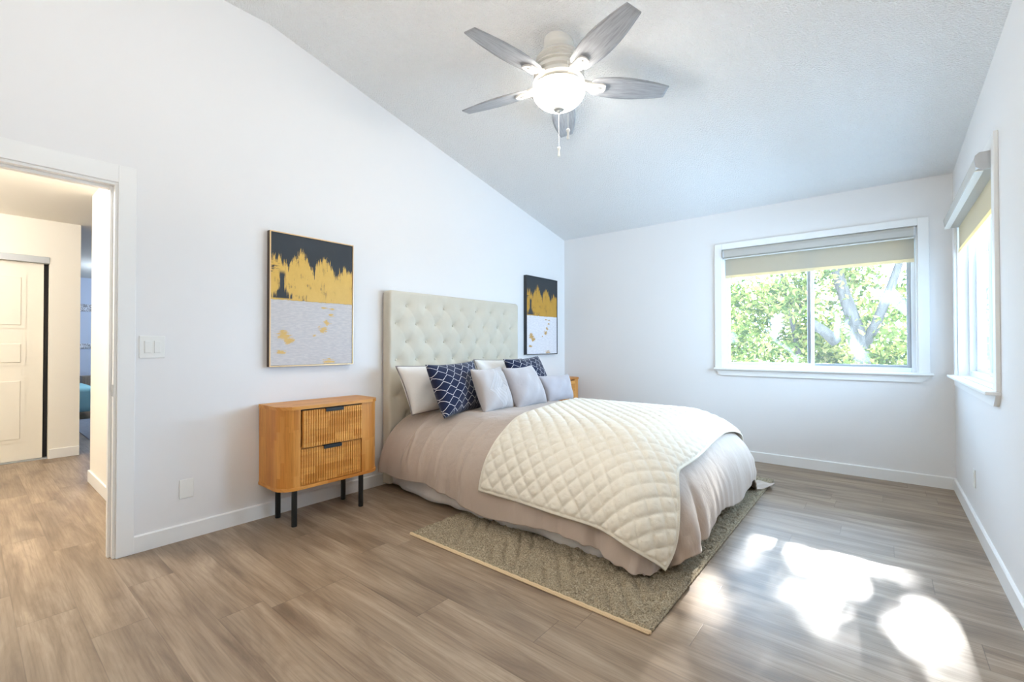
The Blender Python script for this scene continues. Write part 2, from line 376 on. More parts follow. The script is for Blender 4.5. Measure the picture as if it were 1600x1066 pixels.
def mk_leaf():
    t = NT('sunlit_leaves'); t.t.nodes.remove(t.b)
    oi = t.n('ShaderNodeNewGeometry'); f = oi.outputs['Random Per Island']
    c = t.ramp(f, [(0.0, L(54, 66, 30)), (0.4, L(86, 98, 42)), (0.75, L(126, 128, 66)), (1.0, L(160, 144, 92))])
    df = t.n('ShaderNodeBsdfDiffuse'); tl = t.n('ShaderNodeBsdfTranslucent'); t.link(c, df.inputs[0]); t.link(c, tl.inputs[0])
    mx = t.n('ShaderNodeMixShader'); mx.inputs[0].default_value = 0.45
    t.link(df.outputs[0], mx.inputs[1]); t.link(tl.outputs[0], mx.inputs[2]); t.link(mx.outputs[0], t.out.inputs[0]); return t.m
M['leaf'] = mk_leaf()
def mk_bark():
    t = NT('grey_bark'); v = t.coord('Object', (6, 6, 1.5)); n = t.noise(v, 3, 5)
    t.base(t.ramp(n, [(0.3, L(52, 47, 42)), (0.7, L(84, 78, 72))]), 0.9, 0.1); t.bump(n, 0.5, 0.03); return t.m
M['bark'] = mk_bark()
def mk_bounce_ground():
    t = NT('pale_bounce_ground'); v = t.coord(); n = t.noise(v, 3, 5)
    t.base(t.ramp(n, [(0.3, L(208, 205, 200)), (0.7, L(228, 226, 222))]), 0.95, 0.05); return t.m
M['bounce_ground'] = mk_bounce_ground()  # unseen ground, kept pale to bounce light up onto the ceiling

# ------------------------------------------------------------------ mesh helpers
class MB:
    def __init__(s): s.bm = bmesh.new(); s.uv = None
    def box(s, x0, x1, y0, y1, z0, z1, bevel=0.0, seg=2):
        r = bmesh.ops.create_cube(s.bm, size=1.0)['verts']
        for v in r:
            v.co = Vector(((x0 + x1) / 2 + v.co.x * (x1 - x0), (y0 + y1) / 2 + v.co.y * (y1 - y0), (z0 + z1) / 2 + v.co.z * (z1 - z0)))
        if bevel:
            es = list({e for v in r for e in v.link_edges})
            bmesh.ops.bevel(s.bm, geom=es, offset=bevel, segments=seg, affect='EDGES', profile=0.5)
        return s
    def faces(s, vs, fs):
        bv = [s.bm.verts.new(v) for v in vs]
        for f in fs:
            try: s.bm.faces.new([bv[i] for i in f])
            except ValueError: pass
        return s
    def prism(s, poly, axis, a0, a1):
        """extrude a 2D polygon along an axis; poly gives the other two coordinates in order"""
        def P(p, a):
            return {'x': (a, p[0], p[1]), 'y': (p[0], a, p[1]), 'z': (p[0], p[1], a)}[axis]
        n = len(poly); vs = [P(p, a0) for p in poly] + [P(p, a1) for p in poly]
        fs = [list(range(n)), list(range(2 * n - 1, n - 1, -1))] + [[i, (i + 1) % n, n + (i + 1) % n, n + i] for i in range(n)]
        return s.faces(vs, fs)
    def lathe(s, prof, center=(0, 0, 0), n=40):
        vs = []; fs = []; k = len(prof)
        for i in range(n):
            a = 2 * PI * i / n
            for r, z in prof: vs.append((center[0] + r * math.cos(a), center[1] + r * math.sin(a), center[2] + z))
        for i in range(n):
            j = (i + 1) % n
            for q in range(k - 1): fs.append([i * k + q, j * k + q, j * k + q + 1, i * k + q + 1])
        s.faces(vs, fs); bmesh.ops.remove_doubles(s.bm, verts=s.bm.verts[:], dist=1e-5); return s
    def tube(s, pts, rad, n=8, cap=True):
        pts = [Vector(p) for p in pts]; rr = rad if isinstance(rad, (list, tuple)) else [rad] * len(pts)
        vs = []; fs = []
        for i, p in enumerate(pts):
            d = (pts[min(i + 1, len(pts) - 1)] - pts[max(i - 1, 0)]).normalized()
            a = d.orthogonal().normalized() if i == 0 else (a - a.dot(d) * d).normalized()
            b = d.cross(a)
            for q in range(n):
                t = 2 * PI * q / n; vs.append(p + rr[i] * (math.cos(t) * a + math.sin(t) * b))
        for i in range(len(pts) - 1):
            for q in range(n):
                r = (q + 1) % n; fs.append([i * n + q, i * n + r, (i + 1) * n + r, (i + 1) * n + q])
        if cap: fs.append(list(range(n - 1, -1, -1))); fs.append([(len(pts) - 1) * n + q for q in range(n)])
        return s.faces(vs, fs)
    def build(s, name, mat, parent=None, smooth=False, angle=None):
        bmesh.ops.recalc_face_normals(s.bm, faces=s.bm.faces[:])
        me = bpy.data.meshes.new(name); s.bm.to_mesh(me); s.bm.free()
        return link(name, me, mat, parent, smooth, angle)

def link(name, me, mat, parent=None, smooth=False, angle=None):
    o = bpy.data.objects.new(name, me); COL.objects.link(o)
    for mm in (mat if isinstance(mat, (list, tuple)) else [mat]): me.materials.append(mm)
    if smooth:
        me.polygons.foreach_set('use_smooth', [True] * len(me.polygons))
        if angle: me.set_sharp_from_angle(angle=math.radians(angle))
    if parent is not None:
        o.parent = parent
        o.matrix_parent_inverse = Matrix.Translation(parent.location).inverted() if parent.type == 'EMPTY' else parent_inv(parent)
    return o
def parent_inv(p):
    q = p
    mtx = Matrix.Identity(4)
    while q is not None:
        mtx = q.matrix_basis if q.parent is None else (parent_world(q))
        break
    return mtx.inverted()
def parent_world(q):
    if q.parent is None: return q.matrix_basis.copy()
    return parent_world(q.parent) @ q.matrix_parent_inverse @ q.matrix_basis

def gridmesh(name, P, mat, parent=None, uv=None, closed_u=False, solid=0.0, smooth=True):
    """P: array (nu,nv,3)"""
    nu, nv = P.shape[:2]; V = P.reshape(-1, 3)
    I = np.arange(nu * nv).reshape(nu, nv)
    if closed_u: I = np.vstack([I, I[:1]])
    A = np.stack([I[:-1, :-1], I[1:, :-1], I[1:, 1:], I[:-1, 1:]], -1).reshape(-1, 4)
    me = bpy.data.meshes.new(name); me.from_pydata(V.tolist(), [], A.tolist())
    if uv is not None:
        lay = me.uv_layers.new(name='UVMap'); U = uv.reshape(-1, 2)
        idx = np.empty(len(me.loops), dtype=np.int32); me.loops.foreach_get('vertex_index', idx)
        lay.data.foreach_set('uv', U[idx].ravel())
    me.update()
    o = link(name, me, mat, parent, smooth)
    if solid:
        sm = o.modifiers.new('thickness', 'SOLIDIFY'); sm.thickness = solid; sm.offset = -1
    return o

def thing(name, label, cat, loc=(0, 0, 0), group=None):
    o = bpy.data.objects.new(name, None); COL.objects.link(o); o.location = loc; o.empty_display_size = 0.1
    return tag(o, label, cat, group)
def tag(o, label, cat, group=None):
    o['label'] = label; o['category'] = cat
    if group: o['group'] = group
    return o
def struct(o, label=None):
    o['kind'] = 'structure'
    if label: o['label'] = label
    return o
def sempty(name, loc, label):
    o = bpy.data.objects.new(name, None); COL.objects.link(o); o.location = loc
    return struct(o, label)

def wall(name, axis, a0, a1, span, height, holes, mat, label):
    """slab between a0 and a1 along axis ('x' or 'y'), spanning the other axis, with rectangular holes (s0,s1,z0,z1)"""
    ss = sorted({span[0], span[1]} | {h[0] for h in holes} | {h[1] for h in holes})
    zz = sorted({height[0], height[1]} | {h[2] for h in holes} | {h[3] for h in holes})
    ss = [q for q in ss if span[0] <= q <= span[1]]; zz = [q for q in zz if height[0] <= q <= height[1]]
    inside = lambda i, j: 0 <= i < len(ss) - 1 and 0 <= j < len(zz) - 1 and not any(h[0] < (ss[i] + ss[i + 1]) / 2 < h[1] and h[2] < (zz[j] + zz[j + 1]) / 2 < h[3] for h in holes)
    b = MB(); P = (lambda a, q, z: (a, q, z)) if axis == 'x' else (lambda a, q, z: (q, a, z))
    def quad(*p): b.faces(p, [[0, 1, 2, 3]])
    for i in range(len(ss) - 1):
        for j in range(len(zz) - 1):
            if not inside(i, j): continue
            s0, s1, z0, z1 = ss[i], ss[i + 1], zz[j], zz[j + 1]
            for a in (a0, a1): quad(P(a, s0, z0), P(a, s1, z0), P(a, s1, z1), P(a, s0, z1))
            if not inside(i - 1, j): quad(P(a0, s0, z0), P(a1, s0, z0), P(a1, s0, z1), P(a0, s0, z1))
            if not inside(i + 1, j): quad(P(a0, s1, z0), P(a1, s1, z0), P(a1, s1, z1), P(a0, s1, z1))
            if not inside(i, j - 1): quad(P(a0, s0, z0), P(a1, s0, z0), P(a1, s1, z0), P(a0, s1, z0))
            if not inside(i, j + 1): quad(P(a0, s0, z1), P(a1, s0, z1), P(a1, s1, z1), P(a0, s1, z1))
    bmesh.ops.remove_doubles(b.bm, verts=b.bm.verts[:], dist=1e-5)
    return struct(b.build(name, mat), label)

# ------------------------------------------------------------------ room shell
struct(MB().box(-8.75, W + 0.15, -7.2, 0.15, -0.12, 0.0).build('floor', M['floor']), 'grey brown oak plank floor')
DOOR = (-5.50, -4.596, 0.0, 2.098)
wall('wall_left', 'x', -0.12, 0.0, (NEAR, 0.0), (0, 3.7), [(DOOR[0], DOOR[1], -0.1, DOOR[3])], M['wall'], 'white wall behind the bed')
W1 = (1.99, 3.545, 0.945, 2.20)
W2 = (-1.785, -0.215, 0.945, 2.20)
wall('wall_back', 'y', 0.0, 0.15, (-0.12, W + 0.15), (0, 3.7), [W1], M['wall'], 'white wall with the wide window')
wall('wall_right', 'x', W, W + 0.15, (NEAR, 0.0), (0, 3.7), [W2], M['wall'], 'white wall at the right with the second window')
wall('wall_near', 'y', NEAR - 0.15, NEAR, (-0.12, W + 0.15), (0, 3.7), [], M['wall'], 'wall behind the camera')

def slope(x):
    t = min(max((x - 1.5) / (W - 1.5), 0), 1); t = t * t * (3 - 2 * t) * 0.35 + t * t * 0.65
    return 0.221 - 0.172 * t
RIDGE = 3.80
def ceil_z(x, y): 
    d = min(-y, RIDGE); return 2.598 + slope(x) * d
xs = np.linspace(0.0, W, 40); ys = np.concatenate([np.linspace(0, -RIDGE, 40), np.linspace(-RIDGE - 0.05, NEAR, 12)])
Pc = np.array([[(x, y, ceil_z(x, y)) for y in ys] for x in xs])
co = gridmesh('ceiling', Pc, M['ceiling'], smooth=True)
Pt = Pc.copy(); Pt[:, :, 2] += 0.18
bm = bmesh.new(); bm.from_mesh(co.data)
nu, nv = Pc.shape[:2]
top = [bm.verts.new(p) for p in Pt.reshape(-1, 3)]
bm.verts.ensure_lookup_table()
for i in range(nu - 1):
    for j in range(nv - 1):
        bm.faces.new([top[i * nv + j], top[i * nv + j + 1], top[(i + 1) * nv + j + 1], top[(i + 1) * nv + j]])
bm.to_mesh(co.data); bm.free()
struct(co, 'sloping white popcorn ceiling')

def baseboard(name, axis, inner, s0, s1, sign, h=0.097, t=0.014, label='white baseboard'):
    prof = [(0, 0), (sign * t, 0), (sign * t, h - 0.006), (sign * (t - 0.005), h), (0, h)]
    b = MB()
    if axis == 'x': b.prism([(inner + p[0], p[1]) for p in prof], 'y', s0, s1)
    else: b.prism([(inner + p[0], p[1]) for p in prof], 'x', s0, s1)
    return struct(b.build(name, M['trim']), label)
baseboard('baseboard_left', 'x', 0.0, -4.525, -0.014, 1)
baseboard('baseboard_back', 'y', 0.0, 0.0, W, -1)
baseboard('baseboard_right', 'x', W, NEAR, -0.014, -1)

# ---- doorway on the left
d1 = sempty('door_1', (0, -5.05, 0), 'white cased doorway to the hall')
b = MB()
cw = 0.075
b.box(0, 0.018, DOOR[1] - 0.004, DOOR[1] + cw, 0, DOOR[3] + 0.095, 0.003)
b.build('casing', M['trim'], d1)
MB().box(0, 0.018, DOOR[0] - cw, DOOR[1] - 0.004, DOOR[3] - 0.004, DOOR[3] + 0.095, 0.003).build('head_casing', M['trim'], d1)
MB().box(0, 0.018, DOOR[0] - cw, DOOR[0] + 0.004, 0, DOOR[3] - 0.004, 0.003).build('casing', M['trim'], d1)
jb = MB().box(-0.14, 0.006, DOOR[1] - 0.018, DOOR[1] - 0.004, 0, DOOR[3] - 0.018, 0.002)
jb.box(-0.075, -0.035, DOOR[1] - 0.032, DOOR[1] - 0.018, 0, DOOR[3] - 0.018, 0.003)
jb.build('jamb', M['trim'], d1)
jb = MB().box(-0.14, 0.006, DOOR[0], DOOR[1] - 0.004, DOOR[3] - 0.018, DOOR[3] - 0.002, 0.002)
jb.box(-0.075, -0.035, DOOR[0], DOOR[1] - 0.032, DOOR[3] - 0.034, DOOR[3] - 0.018, 0.003)
jb.build('head_jamb', M['trim'], d1)
MB().box(-0.03, 0.002, DOOR[1] - 0.0205, DOOR[1] - 0.018, 0.90, 0.965, 0.001).build('strike_plate', M['alum'], d1)

# ---- hall and far bedroom seen through the doorway
HC = 2.5
struct(MB().box(-8.75, -0.12, -7.2, -2.0, HC, HC + 0.12).build('hall_ceiling', M['hallwall']), 'hall ceiling')
CL = (-6.3, -4.567, -0.1, 2.108)
wall('wall_hall_far', 'x', -3.55, -3.45, (-7.2, -4.33), (0, HC), [CL], M['hallwall'], 'hall wall with the closet')
wall('wall_hall_side', 'y', -4.43, -4.33, (-2.05, -0.12), (0, HC), [], M['hallwall'], 'short hall wall beside the doorway')
wall('wall_closet_end', 'y', -4.43, -4.33, (-4.25, -3.55), (0, HC), [], M['bluelight_wall'], 'closet end wall')
wall('wall_closet_back', 'x', -4.25, -4.17, (-7.2, -4.43), (0, HC), [], M['bluelight_wall'], 'closet back wall')
wall('wall_hall_right', 'x', -0.12, 0.0, (-7.2, NEAR), (0, HC), [], M['hallwall'], 'hall wall past the doorway')
wall('wall_hall_near', 'y', -7.2, -7.1, (-8.75, -0.12), (0, HC), [], M['hallwall'], 'hall end wall')
wall('wall_far_bedroom', 'x', -8.75, -8.6, (-7.1, -2.1), (0, HC), [], M['bluelight_wall'], 'far bedroom wall with blue daylight in its colour')
wall('wall_far_side', 'y', -2.1, -2.0, (-8.6, -0.12), (0, HC), [], M['bluelight_wall'], 'side wall of the far bedroom')
struct(MB().box(-3.45, -3.436, -4.56, -4.33, 0, 0.1, 0.003).build('baseboard_hall', M['trim']))
struct(MB().box(-2.064, -0.12, -4.444, -4.43, 0, 0.1, 0.003).build('baseboard_side', M['trim']))
struct(MB().box(-2.064, -2.05, -4.43, -4.33, 0, 0.1, 0.003).build('baseboard_end', M['trim']))

d2 = sempty('door_2', (-3.5, -5.05, 0), 'white panelled sliding closet door')
b = MB().box(-3.535, -3.50, -5.50, -4.605, 0.015, 2.06, 0.002)
for (z0, z1) in ((0.20, 0.86), (0.98, 1.24), (1.36, 1.92)):
    for (y0, y1) in ((-5.40, -5.10), (-5.02, -4.73)):
        # raised field with a sunk bevelled border
        b.prism([(y0, z0), (y1, z0), (y1, z1), (y0, z1)], 'x', -3.5002, -3.495)
        b.box(-3.503, -3.489, y0 + 0.035, y1 - 0.035, z0 + 0.035, z1 - 0.035, 0.005)
b.build('panel_door', M['doorpaint'], d2)
MB().box(-3.55, -3.44, -6.3, -4.567, 2.045, 2.112, 0.004).build('header_track', M['alum'], d2)
MB().box(-3.545, -3.47, -6.3, -4.567, 0.0, 0.012, 0.002).build('floor_track', M['alum'], d2)
MB().box(-3.549, -3.54, -4.64, -4.568, 0.0, 2.10).build('recess_shade', M['dark'], d2)  # dark sheet painting the shade between door and wall

# far bedroom furniture (a sliver is visible)
t = thing('nightstand', 'weathered grey wood nightstand in the far bedroom beyond the doorway', 'nightstand', (-8.35, -3.5, 0))
MB().box(-8.55, -8.2, -3.72, -3.3, 0.36, 0.62, 0.006).build('body', M['greywood'], t)
MB().box(-8.2, -8.185, -3.69, -3.33, 0.39, 0.59, 0.004).build('drawer', M['greywood'], t)
for x in (-8.52, -8.23):
    for y in (-3.69, -3.33): MB().box(x - 0.02, x + 0.02, y - 0.02, y + 0.02, 0, 0.36).build('leg', M['greywood'], t)
t = thing('guest_bed', 'bed end with aqua cover glimpsed in the far bedroom', 'bed', (-7.5, -4.3, 0))
MB().box(-7.9, -6.6, -4.9, -3.72, 0.12, 0.52, 0.08, 4).build('aqua_cover', M['aqua'], t, True)
for x in (-7.82, -6.7):
    for y in (-4.8, -3.77): MB().box(x - 0.03, x + 0.03, y - 0.03, y + 0.03, 0.0, 0.16).build('leg', M['greywood'], t)
def mk_band():
    t = NT('grey_scroll_pattern'); v = t.coord('Object', (1, 1, 1)); n = t.noise(v, 22, 3, 0.6, 2.0)
    t.base(t.mix(t.step(n, 0.47, 0.53), L(150, 152, 160), L(226, 230, 240)), 0.8); return t.m
M['band'] = mk_band()
for z0, z1, lb in ((1.85, 1.99, 'upper'), (1.13, 1.23, 'lower')):
    tag(MB().box(-8.6, -8.585, -4.3, -3.0, z0, z1, 0.003).build('wall_border', M['band']), lb + ' grey scroll patterned border strip on the far bedroom wall', 'wall decor', 'patterned borders on the far wall')
tag(MB().box(-6.6, -4.4, -4.12, -3.2, 0.0, 0.012, 0.004).build('runner_rug', plain('grey_blue_rug', L(150, 156, 170), 0.9, var=0.4, scale=20)), 'grey blue woven rug on the floor of the far bedroom', 'rug')

# ------------------------------------------------------------------ windows
def window(name, label, back=True):
    """built in wall coordinates: s runs along the wall, d into the wall (0 = room face, negative = into the room)"""
    s0, s1, z0, z1 = W1 if back else W2
    def B(b, s_0, s_1, d0, d1, z_0, z_1, bev=0.0):
        if back: b.box(s_0, s_1, d0, d1, z_0, z_1, bev)
        else: b.box(W + d0, W + d1, s_0, s_1, z_0, z_1, bev)
        return b
    def PR(b, poly, d0, d1):            # polygon in (s,z) extruded through d
        if back: b.prism(poly, 'y', d0, d1)
        else: b.prism(poly, 'x', W + d0, W + d1)
        return b
    root = sempty(name, ((s0 + s1) / 2, 0, z0) if back else (W, (s0 + s1) / 2, z0), label)
    c = 0.072; t = M['trim']
    B(MB(), s0 - c, s0, -0.018, 0.0, z0, z1 + 0.064, 0.003).build('casing', t, root)
    B(MB(), s1, s1 + c, -0.018, 0.0, z0, z1 + 0.064, 0.003).build('casing', t, root)
    B(MB(), s0, s1, -0.018, 0.0, z1, z1 + 0.064, 0.003).build('head_casing', t, root)
    sl = B(MB(), s0 - c - 0.004, s1 + c + 0.02, -0.058, 0.0, z0 - 0.018, z0, 0.004)
    B(sl, s0 + 0.001, s1 - 0.001, 0.0, 0.085, z0 - 0.018, z0 + 0.001)
    sl.build('sill', t, root)
    PR(MB(), [(s0 - c + 0.0, z0 - 0.018), (s1 + c + 0.01, z0 - 0.018), (s1 + c - 0.055, z0 - 0.078), (s0 - c + 0.06, z0 - 0.078)], -0.02, 0.0).build('apron', t, root)
    # jamb liner
    j = B(MB(), s0 - 0.001, s0 + 0.012, 0.0, 0.15, z0, z1)
    B(j, s1 - 0.012, s1 + 0.001, 0.0, 0.15, z0, z1); B(j, s0, s1, 0.0, 0.15, z1 - 0.012, z1 + 0.001)
    j.build('jamb_liner', t, root)
    v = M['vinyl']
    f = B(MB(), s0 + 0.012, s0 + 0.035, 0.065, 0.13, z0, z1 - 0.012, 0.003)
    B(f, s1 - 0.040, s1 - 0.012, 0.06, 0.13, z0, z1 - 0.012, 0.003)
    B(f, s0 + 0.035, s1 - 0.040, 0.065, 0.13, z0, z0 + 0.04, 0.003)
    B(f, s0 + 0.035, s1 - 0.040, 0.065, 0.13, z1 - 0.05, z1 - 0.012, 0.003)
    f.build('frame', v, root)
    mid = s0 + (0.782 if back else 0.785)
    # fixed sash and sliding sash
    def sash(a0, a1, d0, d1, mt, w=0.028):
        b = B(MB(), a0, a0 + w, d0, d1, z0 + 0.04, z1 - 0.05, 0.003)
        B(b, a1 - w, a1, d0, d1, z0 + 0.04, z1 - 0.05, 0.003)
        B(b, a0 + w, a1 - w, d0, d1, z0 + 0.04, z0 + 0.062, 0.003); B(b, a0 + w, a1 - w, d0, d1, z1 - 0.075, z1 - 0.05, 0.003)
        o = b.build('sash', mt, root)
        g = (d0 + d1) / 2
        B(MB(), a0 + w, a1 - w, g - 0.002, g + 0.002, z0 + 0.062, z1 - 0.075).build('pane', M['glass'], o)
    if back:
        sash(s0 + 0.035, mid + 0.028, 0.072, 0.095, v, 0.022); sash(mid - 0.03, s1 - 0.04, 0.098, 0.12, M['alum'], 0.03)
    else:
        sash(s0 + 0.035, mid + 0.028, 0.072, 0.095, v, 0.03); sash(mid - 0.03, s1 - 0.04, 0.098, 0.12, v, 0.03)
    return root
window('window_1', 'wide sliding window in the back wall facing the trees', True)
window('window_2', 'sliding window in the right wall', False)
def shade(label, back=True):
    s0, s1, z0, z1 = W1 if back else W2
    def X(d): return d if back else W + d
    ax = 'x' if back else 'y'
    loc = ((s0 + s1) / 2, -0.02, z1 - 0.1) if back else (W - 0.02, (s0 + s1) / 2, z1 - 0.1)
    t = thing('roller_shade', label, 'window shade', loc, 'roller shades on the windows')
    a0, a1 = s0 + 0.013, s1 - 0.013
    zt, zb = z1 - 0.004, z1 - 0.1
    front = -0.035 if back else -0.075
    prof = [(0.05, zt - 0.002), (front + 0.02, zt - 0.002), (front + 0.004, zt - 0.016), (front, zt - 0.035), (front + 0.006, zb + 0.018), (front + 0.03, zb), (0.05, zb)]
    MB().prism([(X(p[0]), p[1]) for p in prof], ax, a0 + 0.012, a1 - 0.012).build('cassette', M['cassette'], t)
    for e0, e1 in ((a0, a0 + 0.012), (a1 - 0.012, a1)):
        MB().prism([(X(p[0] - (0.002 if p[0] < 0 else 0)), p[1]) for p in prof], ax, e0, e1).build('end_cap', M['cassetteend'], t)
    MB().prism([(X(front + 0.003), zb + 0.002), (X(front + 0.001), zb - 0.004), (X(front + 0.034), zb - 0.006), (X(front + 0.034), zb)], ax, a0 + 0.012, a1 - 0.012).build('trim_lip', M['plastic'], t)
    zf = 1.925
    fz = 0.028 if back else 0.01
    MB().prism([(X(fz), zb + 0.01), (X(fz + 0.0025), zb + 0.01), (X(fz + 0.0025), zf), (X(fz), zf)], ax, a0 + 0.014, a1 - 0.008).build('shade_fabric', M['shade'], t)
    MB().prism([(X(fz - 0.004), zf + 0.002), (X(fz + 0.007), zf + 0.002), (X(fz + 0.007), zf - 0.028), (X(fz - 0.004), zf - 0.028)], ax, a0 + 0.014, a1 - 0.008).build('bottom_rail', M['shadehem'], t)
shade('taupe roller shade half raised in the back window above the trees', True)
shade('taupe roller shade in the right wall window, seen nearly edge on', False)

# ------------------------------------------------------------------ wall plates
def plate(label, cat, y0, y1, z0, z1, x0=0.0, sgn=1, rock=(), name='outlet_cover'):
    t = thing(name, label, cat, (x0, (y0 + y1) / 2, (z0 + z1) / 2))
    MB().box(*sorted((x0, x0 + sgn * 0.006)), y0, y1, z0, z1, 0.0025).build('cover_plate', M['plastic'], t)
    for (a, c_, e, f_, d) in rock:
        MB().box(*sorted((x0 + sgn * 0.004, x0 + sgn * (0.006 + d))), a, c_, e, f_, 0.0015).build('rocker' if 'switch' in name else 'socket_face', M['plastic'], t)
plate('white double rocker light switch beside the doorway casing', 'light switch', -4.502, -4.381, 1.11, 1.24, rock=((-4.478, -4.447, 1.14, 1.21, 0.004), (-4.433, -4.402, 1.14, 1.21, 0.004)), name='light_switch')
plate('white blank cover plate low on the wall left of the wooden nightstand', 'outlet cover', -4.305, -4.231, 0.25, 0.365)
plate('white outlet low on the right wall near the corner', 'outlet', -1.02, -0.95, 0.262, 0.378, W, -1, ((-1.0, -0.97, 0.285, 0.355, 0.002),), 'wall_outlet')

# ------------------------------------------------------------------ ceiling fan
FX, FY = 1.666, -2.659
fan = thing('ceiling_fan', 'white ceiling fan with five grey wood blades and a lit glass bowl', 'ceiling fan', (FX, FY, 3.18))
def ln(prof, name, mat, n=48, parent=fan): return MB().lathe(prof, (FX, FY, 0), n).build(name, mat, parent, True, 35)
ln([(0, 3.205), (0.098, 3.205), (0.100, 3.165), (0.097, 3.155), (0.090, 3.145), (0.078, 3.137), (0.07, 3.12), (0, 3.12)], 'canopy', M['fanwhite'])
ln([(0, 3.13), (0.068, 3.13), (0.075, 3.118), (0.105, 3.11), (0.135, 3.09), (0.150, 3.072), (0.152, 3.066), (0.141, 3.060), (0.158, 3.045), (0.161, 3.038), (0.147, 3.032), (0.165, 3.015), (0.168, 3.006), (0.153, 3.000), (0.166, 2.985), (0.166, 2.965), (0.15, 2.955), (0.15, 2.945), (0.0, 2.945)], 'motor_housing', M['fanwhite'])
ln([(0, 2.946), (0.14, 2.946), (0.165, 2.94), (0.168, 2.92), (0.155, 2.912), (0.14, 2.905), (0.13, 2.89), (0.165, 2.885), (0.170, 2.874), (0.0, 2.874)], 'switch_housing', M['fanwhite'])
bowlp = [(0.172, 2.876)] + [(0.174 * math.cos(a), 2.868 - 0.125 * math.sin(a)) for a in np.linspace(0.05, PI / 2 - 0.03, 14)] + [(0.0, 2.743)]
ln(bowlp, 'light_bowl', M['bowl'])
ln([(0, 2.756), (0.036, 2.752), (0.040, 2.745), (0.034, 2.736), (0.016, 2.731), (0.011, 2.720), (0, 2.716)], 'finial', M['fangrey'], 24)
def blade_mesh():
    R0, R1 = 0.215, 0.745
    us = np.linspace(0, 1, 30); vs = np.linspace(-1, 1, 11)
    wl = lambda u: 0.060 + 0.030 * math.sin(PI * u ** 0.85) - 0.012 * u ** 3
    top = []; uv = []
    for u in us:
        row = []; ru = []
        w = wl(u)
        if u < 0.05: w *= 0.72 + 0.28 * math.sin(PI / 2 * u / 0.05)
        for v in vs:
            x = R0 + (R1 - R0) * u + (0.0 * v * u ** 6)     # slanted tip
            row.append((x, w * v, 0)); ru.append((u, v * 0.1))
        top.append(row); uv.append(ru)
    return np.array(top), np.array(uv)
PB, UB = blade_mesh()
pitch = math.radians(-13)
for k in range(5):
    a = 2.6966 + PI + 2 * PI / 5 * k
    ca, sa = math.cos(a), math.sin(a)
    def TF(p, pitched=True):
        x, y, z = p
        if pitched: y, z = y * math.cos(pitch) - z * math.sin(pitch), y * math.sin(pitch) + z * math.cos(pitch)
        return (FX + x * ca - y * sa, FY + x * sa + y * ca, 2.915 + z)
    Pb = np.array([[TF(p) for p in r] for r in PB])
    bo = gridmesh('blade', Pb, M['blade'], fan, UB, solid=0.007)
    arm = MB()
    outline = [(0.11, -0.022), (0.17, -0.026), (0.215, -0.036), (0.29, -0.036), (0.312, -0.028), (0.318, 0), (0.312, 0.028), (0.29, 0.036), (0.215, 0.036), (0.17, 0.026), (0.11, 0.022)]
    lo = [TF((x, y, -0.020 if x > 0.2 else 0.0)) for x, y in outline]; hi = [TF((x, y, -0.009 if x > 0.2 else 0.02)) for x, y in outline]
    n = len(outline)
    arm.faces(lo + hi, [list(range(n)), list(range(2 * n - 1, n - 1, -1))] + [[i, (i + 1) % n, n + (i + 1) % n, n + i] for i in range(n)])
    ao = arm.build('blade_arm', M['fanwhite'], bo)
    sl = MB(); q = [TF((x, y, -0.0215)) for x, y in ((0.255, -0.008), (0.287, -0.008), (0.287, 0.008), (0.255, 0.008))]; q2 = [TF((x, y, -0.019)) for x, y in ((0.255, -0.008), (0.287, -0.008), (0.287, 0.008), (0.255, 0.008))]
    sl.faces(q + q2, [[0, 1, 2, 3], [7, 6, 5, 4]] + [[i, (i + 1) % 4, 4 + (i + 1) % 4, 4 + i] for i in range(4)])
    sl.build('arm_slot', M['fangrey'], bo)
def chain(x, y, z0, z1, hook=False):
    b = MB(); b.tube([(x, y, z0), (x, y, z1)], 0.0016, 6)
    if hook: b.tube([(x - 0.055, y + 0.085, z0 - 0.005), (x - 0.02, y + 0.03, z0 + 0.008), (x, y, z0)], 0.003, 6)
    c = b.build('pull_chain', M['plastic'], fan)
    MB().lathe([(0, z1 + 0.004), (0.010, z1), (0.013, z1 - 0.010), (0.008, z1 - 0.018), (0.007, z1 - 0.03), (0.010, z1 - 0.06), (0.009, z1 - 0.064), (0, z1 - 0.064)], (x, y, 0), 14).build('chain_fob', M['plastic'], c, True)
chain(FX, FY, 2.722, 2.49)
chain(1.82, -2.79, 2.94, 2.515, True)

# ------------------------------------------------------------------ paintings
def painting(label, y0, y1, z0, z1, mat, side, edge, depth=0.045):
    t = thing('framed_painting', label, 'painting', (0, (y0 + y1) / 2, z0), 'pair of abstract paintings')
    e = 0.007
    b = MB()
    for (a, c_, f0, f1) in ((y0, y0 + e, z0, z1), (y1 - e, y1, z0, z1), (y0 + e, y1 - e, z0, z0 + e), (y0 + e, y1 - e, z1 - e, z1)): b.box(0.001, depth - 0.006, a, c_, f0, f1)
    b.build('frame_side', side, t)
    b = MB()
    for (a, c_, f0, f1) in ((y0, y0 + e, z0, z1), (y1 - e, y1, z0, z1), (y0 + e, y1 - e, z0, z0 + e), (y0 + e, y1 - e, z1 - e, z1)): b.box(depth - 0.006, depth, a, c_, f0, f1)
    b.build('frame_face', edge, t)
    a0, a1, b0, b1 = y0 + e + 0.002, y1 - e - 0.002, z0 + e + 0.002, z1 - e - 0.002
    P = np.array([[(depth - 0.006, a0 + (a1 - a0) * u, b0 + (b1 - b0) * v) for v in np.linspace(0, 1, 5)] for u in np.linspace(0, 1, 5)])
    U = np.array([[(u, v) for v in np.linspace(0, 1, 5)] for u in np.linspace(0, 1, 5)])
    gridmesh('canvas', P, mat, t, U, solid=0.02, smooth=False)
